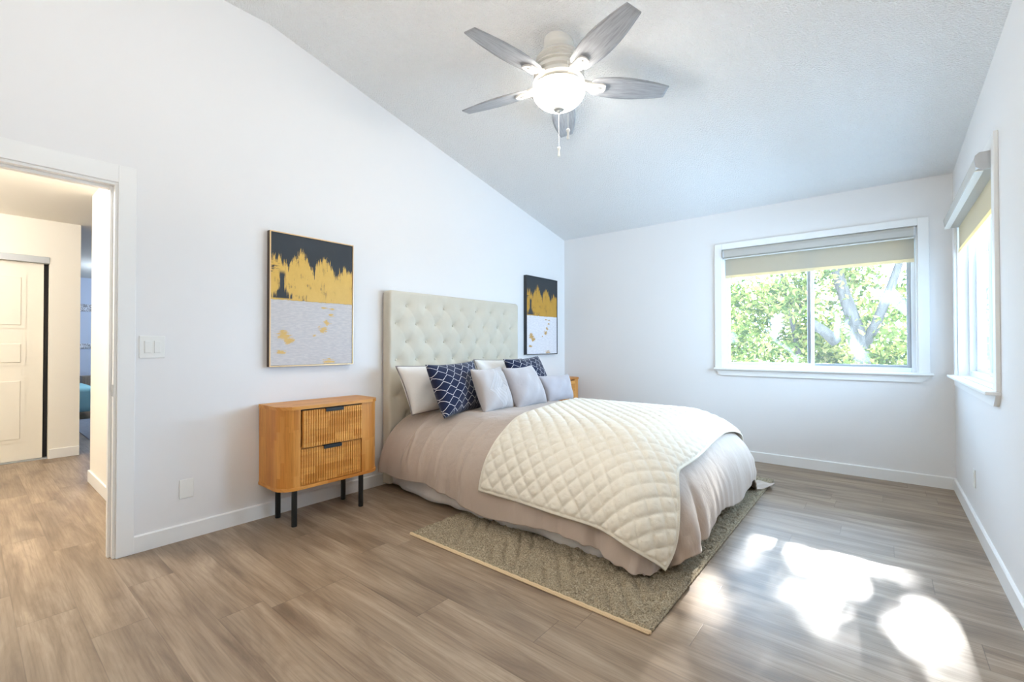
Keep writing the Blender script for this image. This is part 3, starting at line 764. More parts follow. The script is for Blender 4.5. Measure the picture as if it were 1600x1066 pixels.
painting('black, gold and grey abstract painting hanging above the left nightstand', -3.805, -3.168, 1.035, 1.983, M['art_warm'], M['brownframe'], M['goldframe'])
painting('black, gold and white abstract painting in the corner right of the headboard', -0.897, -0.240, 1.073, 2.025, M['art_pale'], M['blackframe'], M['blackframe'])

# ------------------------------------------------------------------ nightstands
def nightstand(label, yo, side_flip=False):
    y0, y1 = yo, yo + 0.742
    t = thing('nightstand', label, 'nightstand', (0.19, (y0 + y1) / 2, 0), 'honey oak nightstands')
    def plan(x0, x1, a0, a1, r, n=10):
        p = [(x0, a0)]
        for i in range(n + 1):
            q = -PI / 2 + PI / 2 * i / n; p.append((x1 - r + r * math.cos(q), a0 + r + r * math.sin(q)))
        for i in range(n + 1):
            q = PI / 2 * i / n; p.append((x1 - r + r * math.cos(q), a1 - r + r * math.sin(q)))
        p.append((x0, a1)); return p
    xb = 0.016
    yi0, yi1 = y0 + 0.128, y1 - 0.165
    # carcass: left and right rounded ends plus back
    b = MB()
    pl = plan(xb, 0.352, y0 + 0.004, y1 - 0.004, 0.105)
    L_ = [p for p in pl if p[1] < yi0 - 1e-6] + [(0.352, yi0), (xb, yi0)]
    R_ = [(xb, yi1), (0.352, yi1)] + [p for p in pl if p[1] > yi1 + 1e-6]
    b.prism(L_, 'z', 0.258, 0.762); b.prism(R_, 'z', 0.258, 0.762)
    b.box(xb, xb + 0.02, yi0, yi1, 0.258, 0.762); b.box(xb + 0.02, 0.33, yi0, yi1, 0.498, 0.508)
    b.build('body', M['oak'], t, True, 30)
    MB().prism(plan(xb, 0.362, y0, y1, 0.11), 'z', 0.762, 0.784).build('top', M['oaktop'], t, True, 30)
    MB().prism(plan(xb, 0.360, y0, y1, 0.11), 'z', 0.238, 0.258).build('bottom_panel', M['oaktop'], t, True, 30)
    MB().box(xb + 0.02, 0.335, yi0 + 0.001, yi1 - 0.001, 0.745, 0.761).build('drawer_gap_shade', M['dark'], t)  # solid dark block painting the shade above the drawer
    for (z0, z1, pull) in ((0.510, 0.752, 0.018), (0.262, 0.497, 0.0)):
        xf = 0.350 + pull; n = 26
        a0, a1 = yi0 + (0.012 if pull else 0.004), yi1 - 0.004
        ys_ = np.linspace(a0, a1, n * 8 + 1); prof = [(xf - 0.009 + 0.009 * abs(math.sin(PI * (y - a0) / (a1 - a0) * n)) ** 0.4, y) for y in ys_]
        b = MB(); vs = []; fs = []
        for x, y in prof: vs += [(x, y, z0), (x, y, z1)]
        for i in range(len(prof) - 1): fs.append([2 * i, 2 * i + 2, 2 * i + 3, 2 * i + 1])
        b.faces(vs, fs)
        b.box(xf - 0.03, xf - 0.0092, a0, a1, z0, z1)
        d = b.build('drawer', M['oakdrawer'], t)
        yc = (a0 + a1) / 2
        h = MB().box(xf - 0.02, xf + 0.007, yc - 0.066, yc + 0.066, z1 - 0.001, z1 + 0.0035, 0.001)
        h.box(xf + 0.002, xf + 0.007, yc - 0.066, yc + 0.066, z1 - 0.020, z1, 0.002)
        h.build('handle', M['blackmetal'], d)
    for x in (0.085, 0.326):
        for y in (y0 + 0.10, y1 - 0.155):
            MB().lathe([(0, 0), (0.0165, 0), (0.0175, 0.004), (0.0175, 0.238), (0, 0.238)], (x, y, 0), 20).build('leg', M['blackmetal'], t, True, 40)
nightstand('honey oak nightstand with ribbed drawers and black legs, left of the bed', -3.862)
nightstand('honey oak nightstand mostly hidden behind the bed in the corner', -0.90)

# ------------------------------------------------------------------ rug
def rug():
    x0, x1, y0, y1 = 1.02, 2.562, -3.375, -0.655
    t = thing('area_rug', 'taupe looped pile rug with chevrons and cream edge under the bed', 'rug', ((x0 + x1) / 2, (y0 + y1) / 2, 0))
    nx, ny = 260, 440
    X, Y = np.meshgrid(np.linspace(x0, x1, nx), np.linspace(y0 + 0.022, y1, ny), indexing='ij')
    r1 = rng.random((nx, ny)); k = r1.copy()
    for ax in (0, 1): k = (np.roll(k, 1, ax) + k * 1.5 + np.roll(k, -1, ax)) / 3.5
    k = (k - k.mean()) / k.std()
    # chevrons / diamonds carved into the pile
    per = 0.36; tri = np.abs(((X - x0) / per) % 1 - 0.5) * 2
    ph = ((Y + tri * 0.25) / 0.13) % 1
    groove = np.exp(-((ph - 0.5) / 0.17) ** 2)
    tri2 = np.abs(((Y - y0) / 0.62) % 1 - 0.5) * 2
    mask = 0.6 + 0.4 * (np.sin(Y * 5.1 + 0.6) * 0.5 + 0.5)
    edge = np.minimum(np.minimum(X - x0, x1 - X), np.minimum(Y - y0 - 0.022, y1 - Y))
    mask = mask * np.clip((edge - 0.012) / 0.03, 0, 1)
    Z = 0.0225 + 0.0030 * np.clip(k, -2, 2.2) - 0.0195 * groove * mask
    Z = np.where(edge < 0.003, 0.003, np.maximum(Z - 0.008 * np.clip(1 - edge / 0.02, 0, 1), 0.003))
    X = X + 0.004 * np.sin(Y * 40) * (x1 - X < 0.02); 
    gridmesh('pile', np.stack([X, Y, Z], -1), M['rug'], t, smooth=True)
    n = 90; b = MB()
    b.tube([(x0 - 0.006 + (x1 - x0 + 0.012) * i / n, y0 + 0.018 + 0.002 * math.sin(i * 1.7), 0.0075) for i in range(n + 1)], 0.0072, 8)
    b.box(x0 - 0.004, x1 + 0.002, y0 + 0.006, y0 + 0.034, 0.001, 0.008, 0.003)
    b.build('cream_binding', M['rugedge'], t, True, 40)
    b = MB(); b.tube([(x1 + 0.002 * math.sin(i * 2.1), y0 + 0.04 + (y1 - y0 - 0.04) * i / 200, 0.0065) for i in range(201)], [0.0065 + 0.0012 * math.sin(i * 2.9) for i in range(201)], 8)
    b.build('side_binding', M['rug'], t, True)
rug()

# ------------------------------------------------------------------ bed
BX0, BX1 = 0.13, 2.0           # inner rectangle of the drape: foot edge at BX1
BY0, BY1 = -2.45, -1.45
_px = np.array([0, .15, .25, .38, .47, .52, .540, .548]); _pz = np.array([.635, .617, .578, .498, .393, .271, .10, .02])
_ar = np.concatenate([[0], np.cumsum(np.hypot(np.diff(_px), np.diff(_pz)))])
# densify with a smooth interpolation
def _smooth(xs_, ys_, q):
    from math import isclose
    n = len(xs_); h = np.diff(xs_); dlt = np.diff(ys_) / h
    mm = np.empty(n); mm[0] = dlt[0]; mm[-1] = dlt[-1]; mm[1:-1] = (dlt[:-1] * h[1:] + dlt[1:] * h[:-1]) / (h[1:] + h[:-1])
    i = np.clip(np.searchsorted(xs_, q) - 1, 0, n - 2); s = (q - xs_[i]) / h[i]
    return (ys_[i] * (1 + 2 * s) * (1 - s) ** 2 + mm[i] * h[i] * s * (1 - s) ** 2 + ys_[i + 1] * s * s * (3 - 2 * s) + mm[i + 1] * h[i] * s * s * (s - 1))
DEND = _ar[-1]
def drape(U, V, off=0.0, corner=1.0):
    """flat cloth coordinates (U along x, V along y) to a point draped over the bed, pushed out by off. returns P, d, (nx,ny)"""
    du = np.maximum(U - BX1, 0); dn = np.maximum(BY0 - V, 0); df = np.maximum(V - BY1, 0)
    dv = dn + df; sg = np.where(dn > 0, -1.0, 1.0)
    p = 3.6
    d = (du ** p + dv ** p + 1e-12) ** (1 / p)
    nx = du / np.maximum(d, 1e-6); ny = dv / np.maximum(d, 1e-6) * sg
    dc = np.minimum(d, DEND)
    Xo = _smooth(_ar, _px, dc) + np.maximum(d - DEND, 0); Zo = _smooth(_ar, _pz, dc)
    e = 1e-3
    tx = (_smooth(_ar, _px, np.minimum(dc + e, DEND)) - _smooth(_ar, _px, np.maximum(dc - e, 0))); tz = (_smooth(_ar, _pz, np.minimum(dc + e, DEND)) - _smooth(_ar, _pz, np.maximum(dc - e, 0)))
    ll = np.hypot(tx, tz) + 1e-9; ox = -tz / ll; oz = tx / ll
    x = np.minimum(U, BX1) + nx * (Xo + off * ox); y = np.clip(V, BY0, BY1) + ny * (Xo + off * ox); z = Zo + off * oz
    crown = 0.012 * np.cos(np.clip((V + 1.95) / 1.0, -1, 1) * PI / 2)
    head = -0.03 * np.clip((0.55 - U) / 0.45, 0, 1) ** 1.5
    z = z + (crown + head) * np.clip(1 - d / 0.3, 0, 1)
    return x, y, z, d, nx, ny

bed = thing('bed', 'wide upholstered bed with tufted ivory headboard against the left wall', 'bed', (0.1, -1.95, 0))
HY0, HY1, HZ = -2.868, -1.128, 1.655
def headboard():
    x_back, x_front = 0.016, 0.098
    ny, nz = 230, 200
    Y, Z = np.meshgrid(np.linspace(HY0, HY1, ny), np.linspace(0.02, HZ, nz), indexing='ij')
    # buttons lattice
    sy, sz = 0.2205, 0.1575
    yb, zb_ = -2.672, 1.532
    a = ((Y - yb) / sy); c = ((Z - zb_) / sz)
    # distance to nearest button (rows alternate by half)
    dist = np.full(Y.shape, 9.0); 
    row0 = np.round(c)
    for dr in (-1, 0, 1):
        r = row0 + dr; shift = 0.5 * (np.abs(r) % 2)
        col = np.round(a - shift) + shift
        for dc in (-1, 0, 1):
            yy = yb + (col + dc) * sy; zz = zb_ + r * sz
            dd = np.hypot(Y - yy, Z - zz); ok = (yy > HY0 + 0.06) & (yy < HY1 - 0.06) & (zz < HZ - 0.08)
            dist = np.where(ok, np.minimum(dist, dd), dist)
    # diagonal pleats between buttons
    p1 = (a + c / 2) ; p2 = (a - c / 2)
    f1 = np.abs((p1 + 0.5) % 1 - 0.5); f2 = np.abs((p2 + 0.5) % 1 - 0.5)
    inner = np.clip((np.minimum(Y - HY0, HY1 - Y) - 0.07) / 0.08, 0, 1) * np.clip((HZ - 0.10 - Z) / 0.06, 0, 1)
    crease = (np.exp(-(f1 / 0.035) ** 2) + np.exp(-(f2 / 0.035) ** 2)) * inner * 0.0014
    dome = 0.0045 * (np.sin(PI * f1) * np.sin(PI * f2)) ** 0.6 * inner
    pit = 0.040 * np.exp(-(dist / 0.042) ** 1.1)
    X = x_front + 0.008 + dome - pit - crease
    ed = np.minimum(np.minimum(Y - HY0, HY1 - Y), HZ - Z); rr = 0.022
    X = X - np.where(ed < rr, rr - np.sqrt(np.maximum(rr ** 2 - (rr - np.minimum(ed, rr)) ** 2, 0)), 0)
    # rounded upper corners
    cr = 0.035
    for sgn, ye in ((-1, HY0), (1, HY1)):
        cy_ = ye - sgn * cr; cz_ = HZ - cr
        k = (sgn * (Y - cy_) > 0) & (Z > cz_)
        ry = np.maximum(np.abs(Y - cy_), 1e-9); rz = np.maximum(Z - cz_, 1e-9)
        mx = np.maximum(ry, rz); hh = np.hypot(ry, rz)
        Y = np.where(k, cy_ + sgn * ry * mx / hh, Y); Z = np.where(k, cz_ + rz * mx / hh, Z)
    P = np.stack([X, Y, Z], -1)
    # wrap the rim back to the wall
    def strip(pre, Q, post):
        Q = Q.copy(); Q[:, 0] = x_back; return Q
    P = np.concatenate([strip(0, P[0], 0)[None], P, strip(0, P[-1], 0)[None]], 0)
    ttop = P[:, -1].copy(); ttop[:, 0] = x_back; tb = P[:, 0].copy(); tb[:, 0] = x_back
    P = np.concatenate([tb[:, None], P, ttop[:, None]], 1)
    h = gridmesh('headboard', P, M['linen'], bed)
    h.data.set_sharp_from_angle(angle=math.radians(70))
    for r in range(0, -5, -1):
        sh = 0.5 * (abs(r) % 2)
        for k in range(-1, 8):
            yy = yb + (k + sh) * sy; zz = zb_ + r * sz
            if HY0 + 0.06 < yy < HY1 - 0.06:
                bb = MB().lathe([(0, 0.006), (0.006, 0.0052), (0.0105, 0.002), (0.011, -0.003), (0, -0.003)], (0, 0, 0), 14)
                for v in bb.bm.verts: v.co = Vector((x_front - 0.024 + v.co.z, yy + v.co.x, zz + v.co.y))
                bb.build('button', M['linen'], h, True)
headboard()
MB().box(0.125, 2.18, -2.64, -1.26, 0.30, 0.575, 0.08, 4).build('mattress', M['skirt'], bed, True)
MB().box(0.125, 2.34, -2.82, -1.08, 0.13, 0.30, 0.02).build('box_base', M['skirt'], bed)
for x in (0.2, 2.25):
    for y in (-2.7, -1.2): MB().box(x - 0.03, x + 0.03, y - 0.03, y + 0.03, 0.014 if x > 1 else 0.0, 0.14, 0.004).build('leg', M['blackmetal'], bed)
def skirt():
    # loop from head, along near side, foot, far side
    pts = []
    def arc(cx_, cy_, r, a0, a1, n=14):
        for i in range(n): 
            q = a0 + (a1 - a0) * i / (n - 1); pts.append((cx_ + r * math.cos(q), cy_ + r * math.sin(q)))
    for i in range(150): 
        s = i / 149; x = 0.075 + 2.17 * s; pts.append((x, -2.925 + 0.10 * math.exp(-s * 9)))
    arc(2.30, -2.80, 0.125, -PI / 2, 0)
    for i in range(110): pts.append((2.425, -2.80 + 1.70 * (i + 1) / 111))
    arc(2.30, -1.10, 0.125, 0, PI / 2)
    for i in range(60): pts.append((2.25 - 2.17 * i / 59, -0.975))
    P = []
    for i, (x, y) in enumerate(pts):
        col = []
        for j in range(10):
            f = j / 9; z = 0.33 - 0.308 * f; w = 0.010 * f * math.sin(i * 0.33 + 1.3 * math.sin(i * 0.09) + 0.8 * f)
            bul = -0.05 * (1 - f) - 0.045 * max(0, f - 0.72)
            ax_, ay_ = pts[max(i - 1, 0)]; bx_, by_ = pts[min(i + 1, len(pts) - 1)]; ln_ = math.hypot(bx_ - ax_, by_ - ay_) + 1e-9
            nx_, ny_ = (by_ - ay_) / ln_, -(bx_ - ax_) / ln_
            col.append((x + nx_ * (w + bul), y + ny_ * (w + bul), z + 0.006 * math.sin(i * 0.13)))
        P.append(col)
    gridmesh('bed_skirt', np.array(P), M['skirt'], bed, solid=0.004)
skirt()

def sstep(x, a, b):
    t = np.clip((x - a) / (b - a), 0, 1); return t * t * (3 - 2 * t)
def duvet():
    nu, nv = 300, 340
    s = np.linspace(0, 1, nu)[:, None]; q = np.linspace(0, 1, nv)[None, :]
    v = -1.95 + (q - 0.5) * 2 * (0.5 + 0.878)         # reaches both hems
    vn, vf = BY0 - 0.80, BY1 + 0.82
    V = vn + (vf - vn) * q + 0 * s
    U = BX0 + (BX1 + 0.83 - BX0) * s + 0 * q
    dn = np.clip((BY0 - V) / 0.85, 0, 1)
    # hem drops lower towards the foot
    V = V - 0.07 * dn * sstep(U, 0.5, 1.3) - 0.02 * dn * np.sin(U * 6.0) * sstep(U, 0.1, 0.6)
    U = U + 0.03 * sstep(U, 2.1, 2.8) * np.sin(V * 7 + 1.0)
    # far foot corner spills onto the rug
    fc = sstep(V, BY1 + 0.25, vf) * sstep(U, BX1 + 0.25, BX1 + 0.83)
    U = U + 0.10 * fc; V = V + 0.12 * fc
    # near foot corner is gathered, so it is shorter
    nc = sstep(-V, -BY0 + 0.35, -BY0 + 0.85) * sstep(U, BX1 + 0.35, BX1 + 0.85)
    ndu = np.maximum(U - BX1, 0); ndn = np.maximum(BY0 - V, 0); ndd = (ndu ** 3.6 + ndn ** 3.6 + 1e-12) ** (1 / 3.6)
    lim = 0.93 + 0.02 * np.sin(U * 9)
    fac = np.where((ndu > 0) & (ndn > 0), np.minimum(1, lim / ndd), 1)
    U = np.where(ndu > 0, BX1 + ndu * fac, U); V = np.where(ndn > 0, BY0 - ndn * fac, V)
    x, y, z, d, nx, ny = drape(U, V)
    # folds
    A = sstep(d, 0.30, 0.85)
    per = np.where(d > 0, U * np.abs(ny) - V * np.abs(nx), 0)
    f = 0.010 * np.sin(U * 17 + 1.2 * np.sin(U * 5 + 2)) * np.abs(ny) + 0.006 * np.sin(U * 39 + 3 * np.sin(U * 7)) * np.abs(ny)
    f = f + (0.009 * np.sin(V * 4.7 + 1.0) + 0.004 * np.sin(V * 14 + 3.0 * np.sin(V * 4)) + 0.0025 * np.sin(V * 41 + 4.0 * np.sin(V * 6))) * np.abs(nx)
    f = f * A
    th = np.arctan2(np.maximum(U - BX1, 0), np.maximum(BY0 - V, 1e-6)); near = (V < BY0) & (U > BX1)
    # big corner folds: lobes and creases by angle around the near corner
    lob = (0.055 * np.exp(-((th - 0.50) / 0.16) ** 2) - 0.060 * np.exp(-((th - 0.80) / 0.07) ** 2) + 0.060 * np.exp(-((th - 1.06) / 0.15) ** 2) - 0.055 * np.exp(-((th - 1.36) / 0.08) ** 2) - 0.03 * np.exp(-((th - 0.22) / 0.08) ** 2))
    f = f + np.where(near, lob * sstep(d, 0.35, 0.95), 0)
    # long pinched wrinkles falling from the head end of the near side
    for (u0, u1, w, amp) in ((0.46, 0.40, 0.016, 0.014), (0.58, 0.62, 0.014, 0.010), (0.36, 0.52, 0.018, 0.012), (0.95, 1.02, 0.02, 0.010), (1.12, 1.05, 0.018, 0.010), (0.74, 0.80, 0.016, 0.008)):
        uu = u0 + (u1 - u0) * d / 0.8
        f = f + amp * np.exp(-((U - uu) / w) ** 2) * sstep(d, 0.08, 0.3) * (1 - sstep(d, 0.62, 0.8)) * (ny < 0)
    # ripples on top
    top = 0.004 * np.sin(U * 13 + 2 * np.sin(V * 4)) * np.sin(V * 9 + U * 3) * (1 - sstep(d, 0.0, 0.3))
    e = 1e-3
    x2 = x + nx * f; y2 = y + ny * f; z2 = z + top + 0.25 * np.abs(f) * (d < 0.5)
    # hem ruffle and floor contact
    z2 = np.maximum(z2 + 0.004 * np.sin(per * 13) * sstep(d, 0.6, 0.9) * (np.abs(ny) > 0.6), 0.026 + 0.010 * (np.sin(U * 31) * np.sin(V * 27) + 1) * fc)
    x2 = np.maximum(x2, 0.125)
    return tag(gridmesh('duvet', np.stack([x2, y2, z2], -1), M['duvet'], solid=0.008), 'dusty taupe duvet draped over the whole bed to the floor', 'duvet')
duvet()

def quilt():
    nu, nv = 200, 330
    s = np.linspace(0, 1, nu)[:, None]; q = np.linspace(0, 1, nv)[None, :]
    vn, vf = BY0 - 0.76, BY1 + 0.50
    V = vn + (vf - vn) * q + 0 * s
    w = sstep(-V, -BY0 - 0.2, -vn)              # 0 on top, 1 at the near hem
    u0 = 1.02 + 0.24 * sstep(-V, 1.3, 2.9)
    u1 = BX1 + 0.405 + 0.05 * sstep(-V, 1.5, 2.45) + 0.06 * sstep(V, -1.6, -0.95) + 0.24 * sstep(-V, 2.60, 3.2)
    U = u0 + (u1 - u0) * s
    dn = np.clip((BY0 - V) / 0.76, 0, 1)
    V = V - dn * (-0.035 + 0.025 * sstep(U, 1.4, 2.6))
    x, y, z, d, nx, ny = drape(U, V, 0.022)
    # cloth coordinates for the stitching
    cu, cv = (U - 1.0), (V + 3.3)
    P = 0.108
    a = (cu + cv) / P; b = (cu - cv) / P
    puff = (np.abs(np.sin(PI * a)) * np.abs(np.sin(PI * b))) ** 0.42
    tuft = 1 - 0.22 * np.exp(-((np.abs((a % 1) - 0.5) ** 2 + np.abs((b % 1) - 0.5) ** 2) / 0.012))
    edge = np.minimum(np.minimum(s + 0 * q, 1 - s + 0 * q) * (u1 - u0), np.minimum(q + 0 * s, 1 - q + 0 * s) * (vf - vn))
    em = sstep(edge, 0.012, 0.03)
    h = 0.019 * puff * tuft * em + 0.008 * np.exp(-((edge - 0.006) / 0.006) ** 2)
    # normal from finite differences
    Pt_ = np.stack([x, y, z], -1)
    gu = np.gradient(Pt_, axis=0); gv = np.gradient(Pt_, axis=1); N = np.cross(gu, gv); N /= np.linalg.norm(N, axis=-1, keepdims=True) + 1e-9
    N = N if N[60:120, 150:200, 2].mean() > 0 else -N
    wav = 0.012 * np.sin(V * 8 + U * 3) * sstep(d, 0.25, 0.6) * np.abs(nx) + 0.010 * np.sin(U * 7 + 1) * sstep(d, 0.4, 0.8) * np.abs(ny)
    th = np.arctan2(np.maximum(U - BX1, 0), np.maximum(BY0 - V, 1e-6)); near = (V < BY0) & (U > BX1)
    lob = 0.075 * np.exp(-((th - 0.55) / 0.22) ** 2) + 0.068 * np.exp(-((th - 1.05) / 0.18) ** 2) - 0.0 * np.exp(-((th - 0.85) / 0.06) ** 2)
    wav = wav + np.where(near, lob * sstep(d, 0.30, 0.8), 0)
    Pt_ = Pt_ + N * (h + np.maximum(wav, -0.004) + 0.006)[..., None]
    return tag(gridmesh('quilt', Pt_, M['quilt'], solid=0.010), 'ivory diamond quilted coverlet folded over the foot of the bed', 'quilt')
quilt()

# ------------------------------------------------------------------ pillows
def pillow(name, label, cat, C4, thick, mat, group=None, pinch=0.05, n=44, sag=0.0, piping=None, pw=2.4, toward=Vector((0.6, -0.5, 0.2))):
    BL, BR, TL, TR = [np.array(c) for c in C4]
    s = np.linspace(0, 1, n)[:, None, None]; t = np.linspace(0, 1, n)[None, :, None]
    nrm = np.cross((BR - BL) + (TR - TL), (TL - BL) + (TR - BR)); nrm /= np.linalg.norm(nrm)
    a = np.abs(2 * s - 1); b = np.abs(2 * t - 1)
    ps = 0.5 + (s - 0.5) * (1 - pinch * (1 - b ** 2)) ; pt = 0.5 + (t - 0.5) * (1 - pinch * (1 - a ** 2))
    P = BL * (1 - ps) * (1 - pt) + BR * ps * (1 - pt) + TL * (1 - ps) * pt + TR * ps * pt
    prof = (np.clip((1 - a ** pw) * (1 - b ** pw), 0, 1)) ** 0.5
    low = 1 + sag * (0.5 - t)
    wob = 1 + 0.07 * np.sin(s * 9 + 2 * t + BL[1] * 9) * np.sin(t * 7 + 1) + 0.05 * np.sin(s * 17 - 9 * t + BL[1] * 5)
    F = P + nrm * thick * 0.5 * prof * low * wob; B = P - nrm * thick * 0.5 * prof
    ring = np.concatenate([F, B[:, ::-1]], 1)
    # one closed surface: front grid and back grid share the seam
    V = []; idx = {}
    me = bpy.data.meshes.new(name)
    If = np.arange(n * n).reshape(n, n); verts = F.reshape(-1, 3).tolist(); Ib = np.empty((n, n), int); nxt = n * n
    for i in range(n):
        for j in range(n):
            if i in (0, n - 1) or j in (0, n - 1): Ib[i, j] = If[i, j]
            else: Ib[i, j] = nxt; nxt += 1; verts.append(B[i, j].tolist())
    faces = []
    for i in range(n - 1):
        for j in range(n - 1):
            faces.append([If[i, j], If[i + 1, j], If[i + 1, j + 1], If[i, j + 1]]); faces.append([Ib[i, j], Ib[i, j + 1], Ib[i + 1, j + 1], Ib[i + 1, j]])
    me.from_pydata(verts, [], [[int(k) for k in f] for f in faces])
    uvv = np.zeros((nxt, 2)); 
    for i in range(n):
        for j in range(n): uvv[If[i, j]] = (i / (n - 1), j / (n - 1)); uvv[Ib[i, j]] = (i / (n - 1), j / (n - 1))
    lay = me.uv_layers.new(name='UVMap'); ix = np.empty(len(me.loops), dtype=np.int32); me.loops.foreach_get('vertex_index', ix); lay.data.foreach_set('uv', uvv[ix].ravel())
    me.update()
    o = tag(link(name, me, mat, None, True), label, cat, group)
    if piping:
        bd = [P[i, 0] for i in range(n)] + [P[n - 1, j] for j in range(1, n)] + [P[i, n - 1] for i in range(n - 2, -1, -1)] + [P[0, j] for j in range(n - 2, -1, -1)]
        MB().tube([tuple(p.ravel()) for p in bd], 0.006, 6, False).build('piping', M['piping'], o, True)
    return o
pillow('sleeping_pillow', 'white sleeping pillow with taupe piping against the left half of the headboard', 'pillow', [(.335, -2.815, .615), (.335, -2.06, .635), (.235, -2.90, 1.012), (.235, -2.13, 1.012)], 0.25, M['white_pillow'], 'white pillows', 0.055, piping=True)
pillow('sleeping_pillow', 'white sleeping pillow behind the grey cushions in the middle of the headboard', 'pillow', [(.335, -1.93, .64), (.335, -1.22, .64), (.245, -2.00, 1.045), (.245, -1.25, 1.035)], 0.25, M['white_pillow'], 'white pillows', 0.055, piping=True)
pillow('throw_cushion', 'navy lattice print cushion leaning in front, left of the grey cushions', 'cushion', [(.66, -2.758, .612), (.58, -2.26, .618), (.50, -2.817, 1.031), (.43, -2.194, 1.049)], 0.22, M['navy'], 'navy cushions', 0.085)
pillow('throw_cushion', 'navy lattice print cushion at the back, right of center', 'cushion', [(.60, -1.70, .64), (.56, -1.10, .65), (.50, -1.863, 1.054), (.46, -1.247, 1.074)], 0.20, M['navy'], 'navy cushions', 0.085)
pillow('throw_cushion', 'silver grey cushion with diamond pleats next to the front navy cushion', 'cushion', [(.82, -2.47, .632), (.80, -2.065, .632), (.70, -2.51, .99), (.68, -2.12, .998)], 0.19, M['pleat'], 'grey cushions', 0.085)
pillow('throw_cushion', 'plain silver grey velvet cushion between pleated and lumbar cushions', 'cushion', [(.86, -2.09, .628), (.84, -1.615, .635), (.74, -2.164, .989), (.71, -1.69, .995)], 0.21, M['grey_velvet'], 'grey cushions', 0.085)
pillow('lumbar_cushion', 'small oblong silver grey cushion at the right end of the row', 'cushion', [(.80, -1.53, .625), (.84, -1.143, .635), (.72, -1.60, .886), (.74, -1.082, .880)], 0.16, M['grey_lumbar'], None, 0.07)

# ------------------------------------------------------------------ outside: unseen pale ground and trees
struct(MB().box(-40, 40, 0.3, 90, -0.5, -0.35).build('ground', M['bounce_ground']), 'unseen ground outside, pale to bounce light')

def leaf_mesh(name, pts, size, parent):
    n = len(pts); pts = np.asarray(pts)
    th = rng.random(n) * 2 * PI; ph = np.arccos(1 - 2 * rng.random(n)); sz = size * (0.6 + 0.8 * rng.random(n))
    a = np.stack([np.sin(ph) * np.cos(th), np.sin(ph) * np.sin(th), np.cos(ph)], -1)
    r = rng.normal(size=(n, 3)); b = np.cross(a, r); b /= np.linalg.norm(b, axis=1, keepdims=True) + 1e-9
    a *= sz[:, None]; b *= (sz * 0.5)[:, None]
    c = np.cross(a, b); c /= np.linalg.norm(c, axis=1, keepdims=True) + 1e-9; c *= (sz * 0.14)[:, None]
    V = np.stack([pts - a * 0.5, pts + b * 0.5 + c, pts + a * 0.55, pts - b * 0.5 + c], 1).reshape(-1, 3)
    I = np.arange(n * 4).reshape(n, 4)
    F = np.concatenate([I[:, [0, 1, 2]], I[:, [0, 2, 3]]])
    me = bpy.data.meshes.new(name); me.from_pydata(V.tolist(), [], F.tolist()); me.update()
    o = link(name, me, M['leaf'], parent); o['kind'] = 'stuff'; return o

# openings in the canopy that let the sun through to the floor: (x, y, rx, ry, angle) where each beam lands
HOLES = [(3.12, -2.13, .10, .15), (3.25, -2.05, .12, .09), (3.38, -2.05, .06, .08), (3.09, -2.46, .05, .18), (3.20, -2.36, .07, .10),
         (3.46, -2.44, .08, .14), (3.46, -2.62, .10, .13), (3.38, -2.70, .08, .11)]
for hx, hy, hr in [(2.646, -1.99, .05), (2.73, -2.03, .06), (2.78, -1.98, .04), (2.85, -2.01, .04), (2.955, -2.005, .05), (2.99, -2.22, .05), (2.94, -2.2, .03), (2.61, -2.39, .05), (2.69, -2.38, .05),
                   (2.94, -2.57, .04), (2.63, -2.86, .06), (2.67, -3.0, .06), (2.55, -2.76, .05), (2.74, -3.02, .04), (3.09, -2.80, .03), (3.24, -3.08, .035), (3.29, -3.06, .03), (2.68, -3.53, .05), (2.83, -2.73, .03), (3.49, -2.91, .03),
                   (2.52, -3.0, .05), (2.52, -3.2, .05), (2.2, -1.3, .06), (2.1, -1.9, .04)]:
    HOLES.append((hx, hy, hr + .028, (hr + .028) * 1.2))
for _ in range(12):
    hr = rng.uniform(.015, .03); HOLES.append((rng.uniform(2.5, 3.0), rng.uniform(-3.3, -2.0), hr + .028, hr + .035))
def keep(p):
    x, Y = p[0] + SUN_X * p[2] / SUN_T, p[1] - p[2] / SUN_T
    for h in HOLES:
        if ((x - h[0]) / (h[2] * 0.88)) ** 2 + ((Y - h[1]) / (h[3] * 0.88)) ** 2 < 1: return False
    return True

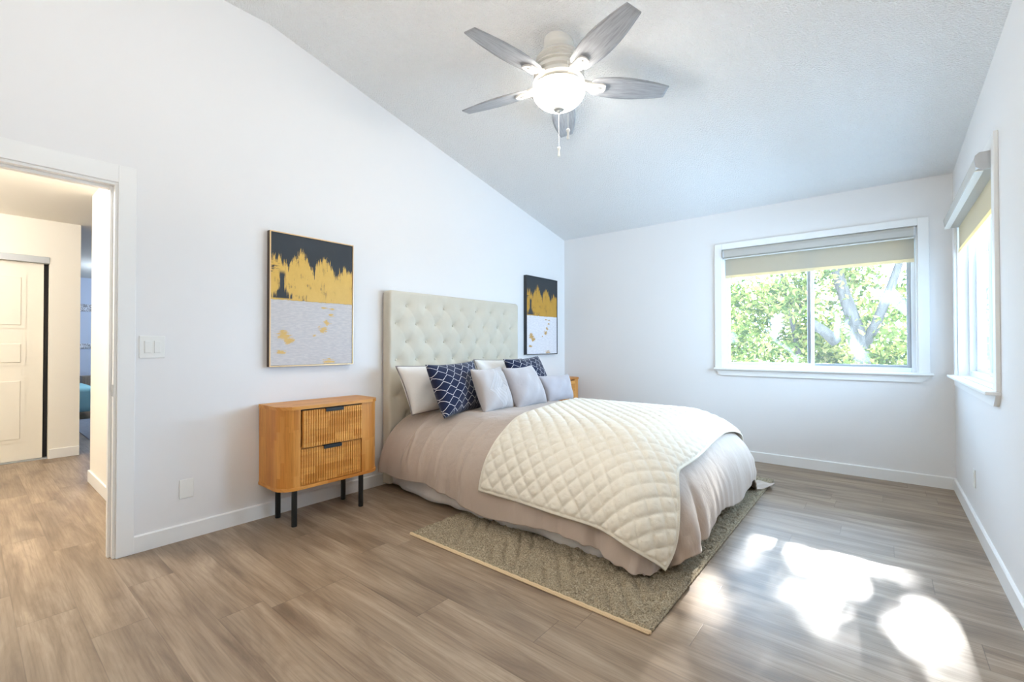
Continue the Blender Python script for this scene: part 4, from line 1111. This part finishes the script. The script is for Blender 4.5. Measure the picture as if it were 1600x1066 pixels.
tree = thing('tree', 'large leafy tree with grey forked trunk outside the back window', 'tree', (2.6, 6.0, -0.4))
tr = MB()
tr.tube([(3.05, 6.3, -0.45), (3.02, 6.2, 0.6), (2.94, 6.1, 1.45), (2.70, 6.0, 2.3), (2.5, 6.0, 3.2), (2.4, 6.1, 4.2)], [.17, .15, .125, .11, .09, .06], 12)
tr.build('trunk', M['bark'], tree, True)
MB().tube([(2.98, 6.15, 1.05), (3.22, 6.1, 1.6), (3.42, 6.0, 2.2), (3.7, 6.0, 3.2)], [.10, .085, .075, .05], 10).build('branch', M['bark'], tree, True)
MB().tube([(2.60, 5.9, 1.25), (2.40, 5.75, 1.48), (2.18, 5.6, 1.66)], [.11, .095, .085], 10).build('branch', M['bark'], tree, True)
MB().tube([(1.9, 6.4, 1.0), (1.75, 6.3, 2.0), (1.55, 6.3, 3.0)], [.05, .045, .03], 8).build('branch', M['bark'], tree, True)
# view foliage: clumps
pts = []
cl = [(rng.uniform(-0.9, 4.6), rng.uniform(5.6, 8.2), rng.uniform(0.2, 3.0), rng.uniform(0.25, 0.6)) for _ in range(80)]
for (x, y, z, r) in cl:
    k = int(170 * (r / 0.45) ** 2)
    q = rng.normal(size=(k, 3)); q /= np.linalg.norm(q, axis=1, keepdims=True); q *= (r * rng.random((k, 1)) ** 0.4)
    pts.append(q + np.array([x, y, z]))
pts = np.concatenate(pts)
pts = np.array([p for p in pts if keep(p)])
leaf_mesh('foliage', pts, 0.13, tree)
# upper canopy: shades the floor except where the gaps are
up = []
while len(up) < 16000:
    p = (rng.uniform(1.2, 4.6), rng.uniform(5.6, 8.6), 0.0)
    yf = rng.uniform(-4.3, -0.2); p = (p[0], p[1], (p[1] - yf) * SUN_T)
    if p[2] > 2.6 and keep(p): up.append(p)
leaf_mesh('upper_canopy', up, 0.12, tree)
# further trees, paler and looser
for i, (x, y, z, r, lb) in enumerate([(-1.8, 13.5, 1.6, 2.3, 'pale leafy tree further back at the left of the back window'), (2.6, 14.5, 1.2, 2.2, 'leafy tree standing behind the trunk of the big tree')]):
    t = thing('tree', lb, 'tree', (x, y, -0.4))
    MB().tube([(x, y, -0.45), (x + 0.1, y, 1.0), (x, y, 2.6)], [.14, .11, .06], 8).build('trunk', M['bark'], t, True)
    k = 2600; q = rng.normal(size=(k, 3)); q /= np.linalg.norm(q, axis=1, keepdims=True); q *= (rng.random((k, 1)) ** 0.4)
    q = q * np.array([r, 1.4, 1.7]) + np.array([x, y, z]); q = q[q[:, 2] > -0.3]
    leaf_mesh('foliage', np.array([p for p in q if keep(p)]), 0.22, t)
